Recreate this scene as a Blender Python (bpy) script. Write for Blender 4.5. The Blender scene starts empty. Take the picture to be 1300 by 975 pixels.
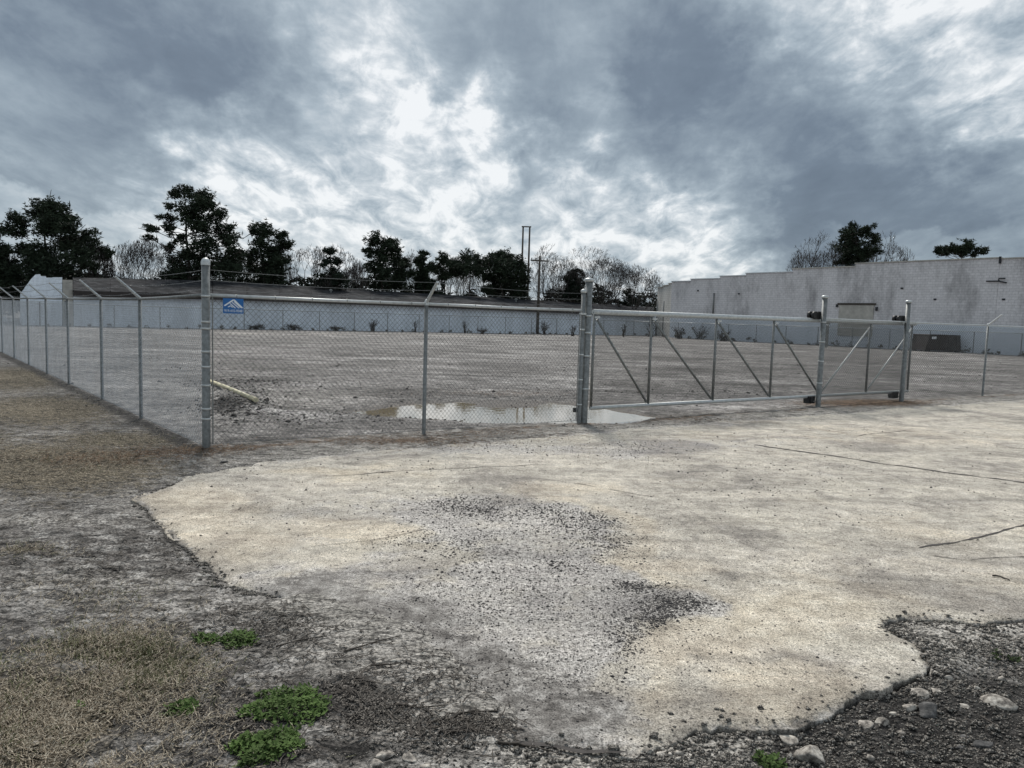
import bpy, math, random
import numpy as np
from mathutils import Vector, Matrix
C = bpy.context.scene
random.seed(7); RS = np.random.RandomState(11)
R = math.radians
# ------------------------------------------------------------------ camera
EYE = 1.68; F = 975.0; PITCH = R(5.0); ROLL = R(1.75)
cd = bpy.data.cameras.new('camera'); cam = bpy.data.objects.new('camera', cd); C.collection.objects.link(cam)
cam.location = (0, 0, EYE)
CM = (Matrix.Rotation(math.pi/2 - PITCH, 3, 'X') @ Matrix.Rotation(ROLL, 3, 'Z'))
cam.rotation_euler = CM.to_euler()
cd.sensor_width = 36; cd.lens = F/1300*36; cd.clip_end = 3000; cd.clip_start = .05
C.camera = cam
C.render.resolution_x = 1024; C.render.resolution_y = 768
def ray(px, py):
    return (CM @ Vector(((px-650)/F, -(py-487.5)/F, -1.0)))
def G(px, py, z=0.0):                      # point of the ground seen at a photo pixel
    d = ray(px, py); t = (z-EYE)/d.z
    return Vector((d.x*t, d.y*t, z))
def W(px, py, D):                          # point at forward distance D
    d = ray(px, py); t = D/d.y
    return Vector((d.x*t, D, EYE+d.z*t))
def PL(px, py, P, u):                      # point on the vertical plane through P along u
    d = ray(px, py); n = Vector((-u[1], u[0], 0))
    t = (Vector((P[0], P[1], 0)).dot(n))/(d.x*n.x+d.y*n.y)
    return Vector((d.x*t, d.y*t, EYE+d.z*t))
# ------------------------------------------------------------------ sun, sky, exposure
SUN_EL = R(48); SUN_AZ = R(-12)            # azimuth from +Y towards +X
C.view_settings.view_transform = 'Standard'; C.view_settings.look = 'None'
C.view_settings.exposure = 1.2; C.view_settings.gamma = 1
sd = bpy.data.lights.new('sun', 'SUN'); sd.energy = 1.5; sd.angle = R(12); sd.color = (1, .96, .9)
so = bpy.data.objects.new('sun', sd); C.collection.objects.link(so)
sdir = Vector((math.sin(SUN_AZ)*math.cos(SUN_EL), math.cos(SUN_AZ)*math.cos(SUN_EL), math.sin(SUN_EL)))
so.rotation_euler = (-sdir).to_track_quat('-Z', 'Y').to_euler(); so.location = (0, 0, 30)
wd = bpy.data.worlds.new('World'); C.world = wd; wd.use_nodes = True
def s2l(c):
    c = c/255.0
    return c/12.92 if c <= .04045 else ((c+.055)/1.055)**2.4
class NT:                                  # small node-tree helper
    def __init__(s, tree): s.t = tree
    def n(s, typ, **kw):
        nd = s.t.nodes.new(typ)
        for k, v in kw.items(): setattr(nd, k, v)
        return nd
    def l(s, a, b): s.t.links.new(a, b)
    def setin(s, nd, key, v):
        if hasattr(v, 'is_linked') or isinstance(v, bpy.types.NodeSocket): s.l(v, nd.inputs[key])
        else: nd.inputs[key].default_value = v
    def m(s, op, a, b=0.0, c=None, clamp=False):
        nd = s.n('ShaderNodeMath', operation=op); nd.use_clamp = clamp
        s.setin(nd, 0, a); s.setin(nd, 1, b)
        if c is not None: s.setin(nd, 2, c)
        return nd.outputs[0]
    def vm(s, op, a, b=(0, 0, 0), out=0):
        nd = s.n('ShaderNodeVectorMath', operation=op); s.setin(nd, 0, a)
        if op == 'SCALE': s.setin(nd, 'Scale', b)
        else: s.setin(nd, 1, b)
        return nd.outputs[out]
    def noise(s, vec, scale, detail=4, rough=.5, dist=0, col=False):
        nd = s.n('ShaderNodeTexNoise'); s.l(vec, nd.inputs['Vector'])
        nd.inputs['Scale'].default_value = scale; nd.inputs['Detail'].default_value = detail
        nd.inputs['Roughness'].default_value = rough; nd.inputs['Distortion'].default_value = dist
        return nd.outputs['Color' if col else 'Fac']
    def ramp(s, fac, stops):
        nd = s.n('ShaderNodeValToRGB'); s.l(fac, nd.inputs[0]); cr = nd.color_ramp
        while len(cr.elements) < len(stops): cr.elements.new(.5)
        for e, (p, c) in zip(cr.elements, stops):
            e.position = p; e.color = (c, c, c, 1) if not hasattr(c, '__len__') else (*c[:3], 1)
        return nd.outputs[0]
    def mix(s, fac, a, b, mode='MIX'):
        nd = s.n('ShaderNodeMix', data_type='RGBA', blend_type=mode)
        s.setin(nd, 0, fac)
        for i, v in ((6, a), (7, b)):
            if isinstance(v, tuple): nd.inputs[i].default_value = (*v[:3], 1)
            else: s.l(v, nd.inputs[i])
        return nd.outputs[2]
    def sstep(s, v, a, b):
        nd = s.n('ShaderNodeMapRange', interpolation_type='SMOOTHSTEP'); s.setin(nd, 0, v)
        nd.inputs[1].default_value = a; nd.inputs[2].default_value = b
        return nd.outputs[0]
w = NT(wd.node_tree); w.t.nodes.clear()
wo = w.n('ShaderNodeOutputWorld'); bg = w.n('ShaderNodeBackground'); w.l(bg.outputs[0], wo.inputs[0])
bg.inputs[1].default_value = 0.1
sky = w.n('ShaderNodeTexSky', sky_type='NISHITA'); sky.sun_disc = False
sky.sun_elevation = SUN_EL; sky.sun_rotation = SUN_AZ
tc = w.n('ShaderNodeTexCoord'); d0 = tc.outputs['Generated']
# clouds: a layered field over the sky dome, the larger banks placed by direction
dst = w.vm('MULTIPLY', d0, (1.0, 1.0, 1.9))
wn1 = w.vm('SUBTRACT', w.noise(d0, 5.0, 7, .62, col=True), (.5, .5, .5))
wn2 = w.vm('SUBTRACT', w.noise(dst, 17.0, 4, .6, col=True), (.5, .5, .5))
dw = w.vm('ADD', w.vm('ADD', d0, w.vm('SCALE', wn1, .26)), w.vm('SCALE', wn2, .12))
BL = [(430,60,50,.30),(480,95,46,.36),(515,130,40,.42),(550,158,46,.5),(600,170,48,.36),(650,185,40,.2),
 (290,195,55,.22),(215,222,55,.30),(270,225,55,.30),(340,218,55,.26),(400,205,45,.2),(80,130,45,.16),(150,135,50,.18),(20,110,45,.14),(400,150,60,.16),
 (735,75,36,.36),(745,120,36,.22),(675,215,36,.3),(740,222,40,.3),(800,232,46,.34),(850,262,46,.42),(775,275,40,.36),(900,285,46,.36),(935,318,40,.34),(850,320,50,.4),(970,335,44,.26),
 (960,60,48,.26),(1040,55,55,.36),(1100,30,55,.42),(1170,20,60,.36),(1260,20,70,.36),(990,90,40,.16),(1225,90,36,.34),(1235,135,36,.36),(1280,110,50,.24),
 (560,232,46,.2),(610,255,50,.22),(340,285,40,.24),(420,285,40,.3),(500,295,50,.22),(120,280,90,.12),(580,300,70,.16),(560,375,200,.16),(120,350,120,.1),(950,380,120,.1),
 (60,40,130,-.26),(250,70,130,-.26),(150,110,90,-.1),(330,130,60,-.14),(170,175,70,-.08),(640,40,90,-.22),(850,40,110,-.24),(690,155,45,-.24),(820,160,90,-.22),(960,190,110,-.2),(1090,220,120,-.2),(1180,280,110,-.2),(1010,290,60,-.2),(690,250,32,-.24),(1260,250,90,-.12),(480,225,50,-.08),(800,265,26,-.1),(60,210,80,-.08),(20,260,90,-.05),(470,180,40,-.10),(900,20,60,-.1)]
acc = None
for (px, py, r, a) in BL:
    c = ray(px, py).normalized(); rr = r/F*1.15
    q = w.m('DIVIDE', w.vm('DISTANCE', dw, tuple(c), out=1), rr)
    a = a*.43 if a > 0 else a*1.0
    e = w.m('MULTIPLY', w.m('EXPONENT', w.m('MULTIPLY', w.m('MULTIPLY', q, q), -1.0)), a)
    acc = e if acc is None else w.m('ADD', acc, e)
sx = w.n('ShaderNodeSeparateXYZ'); w.l(d0, sx.inputs[0])
zz = w.m('MAXIMUM', sx.outputs[2], 0.0)
inv = w.m('DIVIDE', 1.0, w.m('ADD', zz, .22))
cx = w.n('ShaderNodeCombineXYZ')
w.l(w.m('MULTIPLY', sx.outputs[0], inv), cx.inputs[0]); w.l(w.m('MULTIPLY', sx.outputs[1], inv), cx.inputs[1])
mp = w.n('ShaderNodeMapping'); mp.inputs['Rotation'].default_value = (0, 0, R(35)); mp.inputs['Scale'].default_value = (1.0, .45, 1)
w.l(cx.outputs[0], mp.inputs[0])
n1 = w.m('SUBTRACT', w.noise(mp.outputs[0], 2.6, 8, .58, .4), .5)
n2 = w.m('SUBTRACT', w.noise(dst, 18, 7, .62, .4), .5)
n3 = w.m('SUBTRACT', w.noise(mp.outputs[0], 9.0, 7, .6, .6), .5)
# thin wisps show mostly where the cloud is bright
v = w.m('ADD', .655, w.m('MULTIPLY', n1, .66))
v = w.m('ADD', v, acc)
wisp = w.m('ADD', w.m('MULTIPLY', n2, .62), w.m('MULTIPLY', n3, 1.05))
amp = w.m('ADD', .30, w.sstep(v, .40, .85))
v = w.m('ADD', v, w.m('MULTIPLY', wisp, amp))
# billowing heads of a low cloud bank near the horizon
bt = w.m('ADD', w.m('SUBTRACT', sx.outputs[2], .112), w.m('MULTIPLY', w.m('SUBTRACT', w.noise(d0, 7.5, 7, .55), .5), -.16))
bank = w.m('MULTIPLY', w.sstep(bt, .004, -.006), w.sstep(bt, -.075, .0))
v = w.m('ADD', v, w.m('MULTIPLY', bank, w.m('MULTIPLY', w.sstep(w.noise(d0, 3.0, 2, .5), .42, .56), .20)))
# brighter around the veiled sun, high above the view
qs = w.m('DIVIDE', w.vm('DISTANCE', d0, tuple(sdir), out=1), .42)
v = w.m('ADD', v, w.m('MULTIPLY', w.m('EXPONENT', w.m('MULTIPLY', w.m('MULTIPLY', qs, qs), -1.0)), .25), clamp=False)
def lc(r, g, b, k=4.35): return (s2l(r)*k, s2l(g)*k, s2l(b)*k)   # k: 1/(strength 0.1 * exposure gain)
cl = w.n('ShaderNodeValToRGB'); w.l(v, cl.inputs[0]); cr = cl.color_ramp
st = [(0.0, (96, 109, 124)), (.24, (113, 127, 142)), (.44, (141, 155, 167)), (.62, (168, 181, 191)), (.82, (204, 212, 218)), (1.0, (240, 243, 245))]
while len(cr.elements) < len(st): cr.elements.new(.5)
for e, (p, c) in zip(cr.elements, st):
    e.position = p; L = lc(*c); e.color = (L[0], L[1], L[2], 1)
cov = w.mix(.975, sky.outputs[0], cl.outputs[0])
# below the horizon: dull ground colour
gm = w.sstep(sx.outputs[2], -.06, -.01)
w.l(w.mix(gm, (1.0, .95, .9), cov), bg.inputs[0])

# ------------------------------------------------------------------ helpers
def link(o): C.collection.objects.link(o); return o
def tag(o, label=None, cat=None, group=None, kind=None):
    if label: o['label'] = label
    if cat: o['category'] = cat
    if group: o['group'] = group
    if kind: o['kind'] = kind
    return o
def empty(name, loc, label, cat, group=None):
    o = bpy.data.objects.new(name, None); link(o); o.location = loc; o.empty_display_size = .2
    return tag(o, label, cat, group)
def npmesh(name, V, Fc, mat=None, smooth=False, attrs=None):
    me = bpy.data.meshes.new(name); V = np.asarray(V, dtype=np.float32); Fc = np.asarray(Fc, dtype=np.int32)
    k = Fc.shape[1]
    me.vertices.add(len(V)); me.vertices.foreach_set('co', V.ravel())
    me.loops.add(Fc.size); me.loops.foreach_set('vertex_index', Fc.ravel())
    me.polygons.add(len(Fc)); me.polygons.foreach_set('loop_start', np.arange(0, Fc.size, k, dtype=np.int32))
    if smooth: me.polygons.foreach_set('use_smooth', np.ones(len(Fc), dtype=bool))
    me.update(calc_edges=True)
    if attrs:
        for an, arr in attrs.items():
            a = me.color_attributes.new(an, 'FLOAT_COLOR', 'POINT')
            full = np.ones((len(V), 4), dtype=np.float32); full[:, :arr.shape[1]] = arr
            a.data.foreach_set('color', full.ravel())
    if mat: me.materials.append(mat)
    return me
def mobj(name, me, parent=None, loc=None):
    o = bpy.data.objects.new(name, me); link(o)
    if parent: o.parent = parent
    if loc is not None: o.location = loc
    return o
class MB:
    def __init__(s): s.v = []; s.f = []
    def box(s, c, size, ax=(1, 0, 0)):
        ux = Vector(ax).normalized(); uy = Vector((-ux.y, ux.x, 0)).normalized(); uz = Vector((0, 0, 1)); c = Vector(c); b = len(s.v)
        for dz in (-.5, .5):
            for dx, dy in ((-.5, -.5), (.5, -.5), (.5, .5), (-.5, .5)):
                s.v.append(c+ux*size[0]*dx+uy*size[1]*dy+uz*size[2]*dz)
        s.f += [tuple(b+i for i in q) for q in ((3,2,1,0),(4,5,6,7),(0,1,5,4),(1,2,6,5),(2,3,7,6),(3,0,4,7))]
        return s
    def tube(s, pts, rad, n=8, cap=True):
        pts = [Vector(p) for p in pts]
        if not hasattr(rad, '__len__'): rad = [rad]*len(pts)
        b = len(s.v); ref = None
        for i, p in enumerate(pts):
            t = (pts[min(i+1, len(pts)-1)]-pts[max(i-1, 0)])
            if t.length < 1e-9: t = Vector((0, 0, 1))
            t.normalize()
            a = Vector((0, 0, 1)) if abs(t.z) < .9 else Vector((1, 0, 0))
            u = t.cross(a).normalized(); w_ = t.cross(u)
            for k in range(n):
                an = 2*math.pi*k/n
                s.v.append(p+(u*math.cos(an)+w_*math.sin(an))*rad[i])
        for i in range(len(pts)-1):
            for k in range(n):
                k2 = (k+1) % n
                s.f.append((b+i*n+k, b+i*n+k2, b+(i+1)*n+k2, b+(i+1)*n+k))
        if cap:
            s.f.append(tuple(b+k for k in range(n))[::-1]); s.f.append(tuple(b+(len(pts)-1)*n+k for k in range(n)))
        return s
    def lathe(s, c, prof, n=16):           # prof: list of (r, z)
        c = Vector(c); b = len(s.v)
        for r, z in prof:
            for k in range(n):
                an = 2*math.pi*k/n; s.v.append(c+Vector((r*math.cos(an), r*math.sin(an), z)))
        for i in range(len(prof)-1):
            for k in range(n):
                k2 = (k+1) % n; s.f.append((b+i*n+k, b+i*n+k2, b+(i+1)*n+k2, b+(i+1)*n+k))
        s.f.append(tuple(b+(len(prof)-1)*n+k for k in range(n)))
        return s
    def poly(s, pts):
        b = len(s.v); s.v += [Vector(p) for p in pts]; s.f.append(tuple(range(b, b+len(pts)))); return s
    def prism(s, pts, off):                # closed outline extruded by vector off
        b = len(s.v); n = len(pts); off = Vector(off)
        s.v += [Vector(p) for p in pts]+[Vector(p)+off for p in pts]
        s.f.append(tuple(range(b, b+n))[::-1]); s.f.append(tuple(range(b+n, b+2*n)))
        for i in range(n):
            j = (i+1) % n; s.f.append((b+i, b+j, b+n+j, b+n+i))
        return s
    def mesh(s, name, mat, smooth=False):
        me = bpy.data.meshes.new(name); me.from_pydata([tuple(v) for v in s.v], [], s.f); me.materials.append(mat)
        if smooth:
            me.polygons.foreach_set('use_smooth', [len(p.vertices) <= 4 for p in me.polygons])
        me.update(); return me
    def build(s, name, mat, parent=None, smooth=False):
        o = bpy.data.objects.new(name, s.mesh(name, mat, smooth)); link(o)
        if parent:
            o.parent = parent; o.matrix_parent_inverse = Matrix.Translation(-Vector(parent.location))
        return o
# numpy value noise
_P = RS.permutation(512).astype(np.int64); _V = RS.rand(512)
def vn(x, y, seed=0):
    xi = np.floor(x).astype(np.int64); yi = np.floor(y).astype(np.int64); fx = x-xi; fy = y-yi
    fx = fx*fx*(3-2*fx); fy = fy*fy*(3-2*fy)
    def h(a, b): return _V[_P[(_P[(a+seed*37) & 511]+b) & 511]]
    return (h(xi, yi)*(1-fx)+h(xi+1, yi)*fx)*(1-fy)+(h(xi, yi+1)*(1-fx)+h(xi+1, yi+1)*fx)*fy
def fbm(x, y, sc, oc=4, seed=0, g=.5):
    t = 0; a = 1; n = 0
    for o in range(oc):
        t = t+a*(vn(x*sc+o*17.3, y*sc-o*9.1, seed+o)-.5)*2; n += a; a *= g; sc *= 2.03
    return t/n
def sst(x, a, b):
    t = np.clip((x-a)/(b-a), 0, 1); return t*t*(3-2*t)
def segdist(x, y, pts, closed=False):
    d = np.full(x.shape, 1e9); n = len(pts)
    for i in range(n if closed else n-1):
        ax, ay = pts[i][0], pts[i][1]; bx, by = pts[(i+1) % n][0], pts[(i+1) % n][1]
        vx, vy = bx-ax, by-ay; L = vx*vx+vy*vy+1e-12
        t = np.clip(((x-ax)*vx+(y-ay)*vy)/L, 0, 1)
        d = np.minimum(d, np.hypot(x-ax-t*vx, y-ay-t*vy))
    return d
def inpoly(x, y, pts):
    c = np.zeros(x.shape, dtype=bool); n = len(pts); j = n-1
    for i in range(n):
        xi, yi, xj, yj = pts[i][0], pts[i][1], pts[j][0], pts[j][1]
        cond = ((yi > y) != (yj > y)) & (x < (xj-xi)*(y-yi)/(yj-yi+1e-12)+xi)
        c ^= cond; j = i
    return c
def blob(x, y, px, py, rx, ry, ang=0):     # soft ellipse of ground, centred on a point
    c = G(px, py); ca, sa = math.cos(R(ang)), math.sin(R(ang))
    a = G(px+rx*ca, py+rx*sa)-c; b = G(px-ry*sa, py+ry*ca)-c
    det = a.x*b.y-a.y*b.x; dx = x-c.x; dy = y-c.y
    s = (dx*b.y-dy*b.x)/det; t = (a.x*dy-a.y*dx)/det
    return np.exp(-(s*s+t*t))

# ------------------------------------------------------------------ materials
def mat(name):
    m = bpy.data.materials.new(name); m.use_nodes = True
    n = NT(m.node_tree); b = m.node_tree.nodes['Principled BSDF']
    g = n.n('ShaderNodeNewGeometry')
    return m, n, b, g.outputs['Position']
def bump(n, b, h, dist, strength=1.0):
    bn = n.n('ShaderNodeBump'); bn.inputs['Distance'].default_value = dist; bn.inputs['Strength'].default_value = strength
    n.l(h, bn.inputs['Height']); n.l(bn.outputs[0], b.inputs['Normal'])
def simple(name, col, rough=.7, metal=0.0, var=.25, scale=6.0, bd=0.0, spec=.4):
    m, n, b, P = mat(name)
    f = n.noise(P, scale, 5, .6)
    k = n.ramp(f, [(.3, 1-var), (.7, 1+var)])
    n.l(n.mix(1.0, col, k, 'MULTIPLY'), b.inputs['Base Color'])
    b.inputs['Roughness'].default_value = rough; b.inputs['Metallic'].default_value = metal
    b.inputs['Specular IOR Level'].default_value = spec
    if bd: bump(n, b, n.noise(P, scale*4, 5, .6), bd)
    return m
M = {}
M['steel'] = simple('galvanised_steel', (.20, .208, .205), .5, .4, .34, 22, .0006)
M['steel_bright'] = simple('bright_galvanised_steel', (.52, .54, .54), .45, .35, .16, 18)
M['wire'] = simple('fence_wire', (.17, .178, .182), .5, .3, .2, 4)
M['wiredark'] = simple('dark_fence_wire', (.075, .08, .082), .6, .2, .3, 4)  # darker tone of the fence wire, for the gate and right-hand mesh
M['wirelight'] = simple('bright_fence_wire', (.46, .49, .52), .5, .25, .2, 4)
M['black'] = simple('black_roller_plastic', (.012, .012, .013), .5, 0, .2, 20)
M['pipe'] = simple('cream_plastic_pipe', (.62, .56, .38), .45, 0, .12, 8)
M['wood'] = simple('weathered_pole_wood', (.07, .06, .05), .9, 0, .3, 12)
M['bark'] = simple('dark_bark', (.050, .043, .037), .95, 0, .35, 3)
M['twigbark'] = simple('grey_twig_bark', (.060, .052, .048), .95, 0, .3, 2)
M['stick'] = simple('wet_twig', (.045, .037, .030), .85, 0, .5, 30)
M['coping'] = simple('pale_coping_metal', (.62, .64, .66), .5, .2, .15, 1.5)
M['dark'] = simple('dark_opening', (.03, .032, .036), .8, 0, .2, 5)
M['board'] = simple('weathered_board', (.42, .40, .36), .8, 0, .2, 2)
M['rustbrown'] = simple('dark_brown_steel', (.035, .028, .026), .6, .1, .4, 2)
M['whitestuff'] = simple('white_sheet', (.7, .72, .74), .6, 0, .1, 3)
M['blue'] = simple('sign_blue', (.016, .13, .38), .45, 0, .08, 10)
M['signwhite'] = simple('sign_white', (.75, .8, .85), .5, 0, .04, 10)
def foliage(name, col, var=.5):
    m, n, b, P = mat(name)
    f = n.noise(P, .9, 3, .6); f2 = n.noise(P, 7, 3, .6)
    c = n.mix(n.ramp(f, [(.35, 0.0), (.65, 1.0)]), tuple(x*(1-var) for x in col), tuple(x*(1+var) for x in col))
    c = n.mix(1.0, c, n.ramp(f2, [(.3, .65), (.7, 1.35)]), 'MULTIPLY')
    n.l(c, b.inputs['Base Color']); b.inputs['Roughness'].default_value = .8
    b.inputs['Specular IOR Level'].default_value = .15
    return m
M['pine'] = foliage('pine_needles', (.030, .042, .026))
M['cedar'] = foliage('cedar_foliage', (.018, .027, .018))
M['weed'] = foliage('weed_leaves', (.060, .098, .026), .6)
M['scrub'] = foliage('dull_scrub', (.13, .12, .095), .4)
def cloddy(name, cols, rough=.95):
    m, n, b, P = mat(name)
    oi = n.n('ShaderNodeObjectInfo')
    c = n.ramp(n.noise(P, 160, 1, .5), [(.36, cols[0]), (.5, cols[1]), (.64, cols[2])])
    n.l(c, b.inputs['Base Color']); b.inputs['Roughness'].default_value = rough; b.inputs['Specular IOR Level'].default_value = .2
    return m
M['pebble'] = cloddy('dark_gravel', ((.035, .033, .034), (.075, .07, .07), (.17, .155, .145)))
M['rubble'] = cloddy('mixed_rubble', ((.03, .028, .026), (.08, .072, .064), (.30, .28, .25)))
M['straw'] = cloddy('dead_grass', ((.10, .078, .055), (.25, .205, .15), (.50, .45, .36)))
M['straw2'] = cloddy('pine_straw', ((.065, .040, .026), (.15, .092, .058), (.30, .22, .15)))
M['olive'] = cloddy('olive_grass', ((.05, .055, .025), (.11, .115, .055), (.24, .23, .14)))
M['debris'] = cloddy('twig_litter', ((.016, .014, .013), (.045, .040, .036), (.26, .235, .205)))
M['clod'] = simple('dark_clod', (.065, .058, .054), .95, 0, .4, 20, .004)
# rock
m, n, b, P = mat('pale_stone')
f = n.noise(P, 30, 6, .65); c = n.ramp(f, [(.37, (.09, .08, .07)), (.5, (.30, .27, .235)), (.63, (.55, .51, .45))])
n.l(c, b.inputs['Base Color']); b.inputs['Roughness'].default_value = .9; bump(n, b, n.noise(P, 90, 5, .6), .004); M['stone'] = m
m, n, b, P = mat('dark_stone')
f = n.noise(P, 30, 6, .65); c = n.ramp(f, [(.3, (.03, .03, .03)), (.5, (.075, .072, .07)), (.7, (.2, .19, .18))])
n.l(c, b.inputs['Base Color']); b.inputs['Roughness'].default_value = .9; bump(n, b, n.noise(P, 90, 5, .6), .004); M['darkstone'] = m
# ground
m, n, b, P = mat('yard_and_verge_soil')
A1 = n.n('ShaderNodeVertexColor', layer_name='m1'); A2 = n.n('ShaderNodeVertexColor', layer_name='m2')
s1 = n.n('ShaderNodeSeparateColor'); n.l(A1.outputs[0], s1.inputs[0]); s2 = n.n('ShaderNodeSeparateColor'); n.l(A2.outputs[0], s2.inputs[0])
big = n.noise(P, .55, 6, .6, .3); mid = n.noise(P, 4.5, 6, .68, .4); fine = n.noise(P, 55, 4, .75)
mpg = n.n('ShaderNodeMapping'); mpg.inputs['Rotation'].default_value = (0, 0, R(-7)); mpg.inputs['Scale'].default_value = (.16, .95, 1); n.l(P, mpg.inputs[0])
streak = n.noise(mpg.outputs[0], 1.0, 7, .72, .5)
base = n.ramp(mid, [(.36, (.05, .045, .041)), (.45, (.13, .12, .111)), (.55, (.215, .203, .19)), (.66, (.35, .335, .315))])
yard = n.ramp(streak, [(.37, (.068, .067, .067)), (.46, (.165, .163, .162)), (.54, (.255, .252, .25)), (.63, (.46, .455, .45))])
yard = n.mix(.6, yard, base)
yard = n.mix(1.0, yard, n.ramp(n.noise(P, .22, 7, .7, 1.2), [(.38, (.72, .70, .69)), (.5, (1.02, 1.0, .99)), (.62, (1.45, 1.43, 1.42))]), 'MULTIPLY')
base = n.mix(s2.outputs[2], base, yard)
base = n.mix(n.m('MULTIPLY', s2.outputs[0], .85, clamp=True), base, n.mix(mid, (.26, .245, .22), (.46, .43, .39)))
gn = n.sstep(n.m('ADD', s1.outputs[0], n.m('MULTIPLY', n.m('SUBTRACT', n.noise(P, 9, 5, .7), .5), 1.2)), .35, .75)
base = n.mix(gn, base, n.ramp(n.noise(P, 38, 4, .75), [(.36, (.030, .026, .018)), (.5, (.115, .096, .068)), (.64, (.27, .23, .17))]))
rn = n.sstep(n.m('ADD', s1.outputs[1], n.m('MULTIPLY', n.m('SUBTRACT', n.noise(P, 6, 6, .75), .5), 1.5)), .4, .95)
base = n.mix(rn, base, n.ramp(n.noise(P, 25, 4, .7), [(.38, (.05, .034, .024)), (.5, (.14, .095, .064)), (.63, (.30, .22, .155))]))
dn = n.sstep(n.m('ADD', s1.outputs[2], n.m('MULTIPLY', n.m('SUBTRACT', n.noise(P, 8, 6, .7), .5), .9)), .3, .8)
base = n.mix(n.m('MULTIPLY', dn, .93), base, n.ramp(n.noise(P, 45, 5, .75), [(.36, (.014, .013, .012)), (.52, (.035, .032, .030)), (.68, (.11, .10, .09))]))
wet = s2.outputs[1]
base = n.mix(n.m('MULTIPLY', wet, .88), base, n.mix(mid, (.03, .023, .017), (.085, .062, .042)))
base = n.mix(1.0, base, n.ramp(fine, [(.38, .30), (.5, 1.05), (.62, 1.9)]), 'MULTIPLY')
mpp = n.n('ShaderNodeMapping'); mpp.inputs['Rotation'].default_value = (0, 0, R(-12)); mpp.inputs['Scale'].default_value = (.45, 1.0, 1); n.l(P, mpp.inputs[0])
pit = n.noise(mpp.outputs[0], 15, 6, .72, .6)
base = n.mix(1.0, base, n.ramp(pit, [(.40, 1.25), (.52, 1.0), (.57, .42), (.66, .30)]), 'MULTIPLY')
base = n.mix(1.0, base, n.ramp(big, [(.36, .78), (.64, 1.22)]), 'MULTIPLY')
n.l(base, b.inputs['Base Color']); b.inputs['Specular IOR Level'].default_value = .25
n.l(n.m('SUBTRACT', .95, n.m('MULTIPLY', wet, .45)), b.inputs['Roughness'])
hh = n.m('ADD', n.m('MULTIPLY', n.noise(P, 18, 5, .7), 1.0), n.m('MULTIPLY', n.noise(P, 90, 3, .7), .35))
bump(n, b, hh, .042, 1.0); M['ground'] = m
# concrete apron
m, n, b, P = mat('worn_concrete')
A1 = n.n('ShaderNodeVertexColor', layer_name='m1')
s1 = n.n('ShaderNodeSeparateColor'); n.l(A1.outputs[0], s1.inputs[0])
big = n.noise(P, 1.1, 6, .62, .6); mid = n.noise(P, 6.5, 6, .7, .3); fine = n.noise(P, 120, 3, .8)
grey = n.ramp(mid, [(.36, (.36, .335, .295)), (.5, (.50, .465, .405)), (.64, (.62, .585, .52))])
tan = n.ramp(mid, [(.36, (.47, .41, .325)), (.5, (.60, .53, .425)), (.64, (.70, .635, .52))])
tn = n.sstep(n.m('ADD', n.m('ADD', s1.outputs[1], .16), n.m('MULTIPLY', n.m('SUBTRACT', big, .5), 1.5)), .25, .72)
base = n.mix(n.m('MULTIPLY', tn, .68), grey, tan)
film = n.ramp(n.noise(P, 26, 5, .85), [(.38, (.20, .19, .185)), (.46, (.40, .385, .37)), (.54, (.53, .51, .49)), (.64, (.74, .72, .69))])
fn = n.sstep(n.m('ADD', s1.outputs[0], n.m('MULTIPLY', n.m('SUBTRACT', n.noise(P, 3.2, 8, .72, .5), .5), 1.6)), .3, .75)
base = n.mix(n.m('MULTIPLY', fn, .8), base, film)
# sunk dark spots of fine aggregate
vo = n.n('ShaderNodeTexVoronoi'); vo.inputs['Scale'].default_value = 85; n.l(P, vo.inputs['Vector'])
vs = n.n('ShaderNodeSeparateColor'); n.l(vo.outputs['Color'], vs.inputs[0])
thr = n.m('ADD', .10, n.m('ADD', n.m('MULTIPLY', fn, .26), n.m('MULTIPLY', s1.outputs[2], .45)))
dot = n.m('MULTIPLY', n.m('LESS_THAN', vs.outputs[0], thr), n.m('LESS_THAN', vo.outputs['Distance'], .42))
base = n.mix(n.m('MULTIPLY', dot, .72), base, (.07, .065, .065))
vo2 = n.n('ShaderNodeTexVoronoi'); vo2.inputs['Scale'].default_value = 38; n.l(P, vo2.inputs['Vector'])
vs2 = n.n('ShaderNodeSeparateColor'); n.l(vo2.outputs['Color'], vs2.inputs[0])
dot2 = n.m('MULTIPLY', n.m('LESS_THAN', vs2.outputs[1], n.m('MULTIPLY', thr, .5)), n.m('LESS_THAN', vo2.outputs['Distance'], .33))
base = n.mix(n.m('MULTIPLY', dot2, .75), base, (.06, .055, .055))
mps = n.n('ShaderNodeMapping'); mps.inputs['Rotation'].default_value = (0, 0, R(-10)); mps.inputs['Scale'].default_value = (.22, 1.5, 1); n.l(P, mps.inputs[0])
stn = n.noise(mps.outputs[0], 1.6, 7, .72, .8)
base = n.mix(1.0, base, n.ramp(stn, [(.36, (.74, .73, .72)), (.46, (.93, .93, .92)), (.56, (1.04, 1.03, 1.02)), (.66, (1.15, 1.14, 1.12))]), 'MULTIPLY')
B2 = n.n('ShaderNodeVertexColor', layer_name='m2'); t2 = n.n('ShaderNodeSeparateColor'); n.l(B2.outputs[0], t2.inputs[0])
blot = n.noise(P, .75, 7, .68, 1.0)
base = n.mix(1.0, base, n.ramp(blot, [(.38, (.62, .61, .62)), (.46, (.86, .85, .85)), (.54, (1.0, .99, .985)), (.63, (1.08, 1.065, 1.04))]), 'MULTIPLY')
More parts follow.
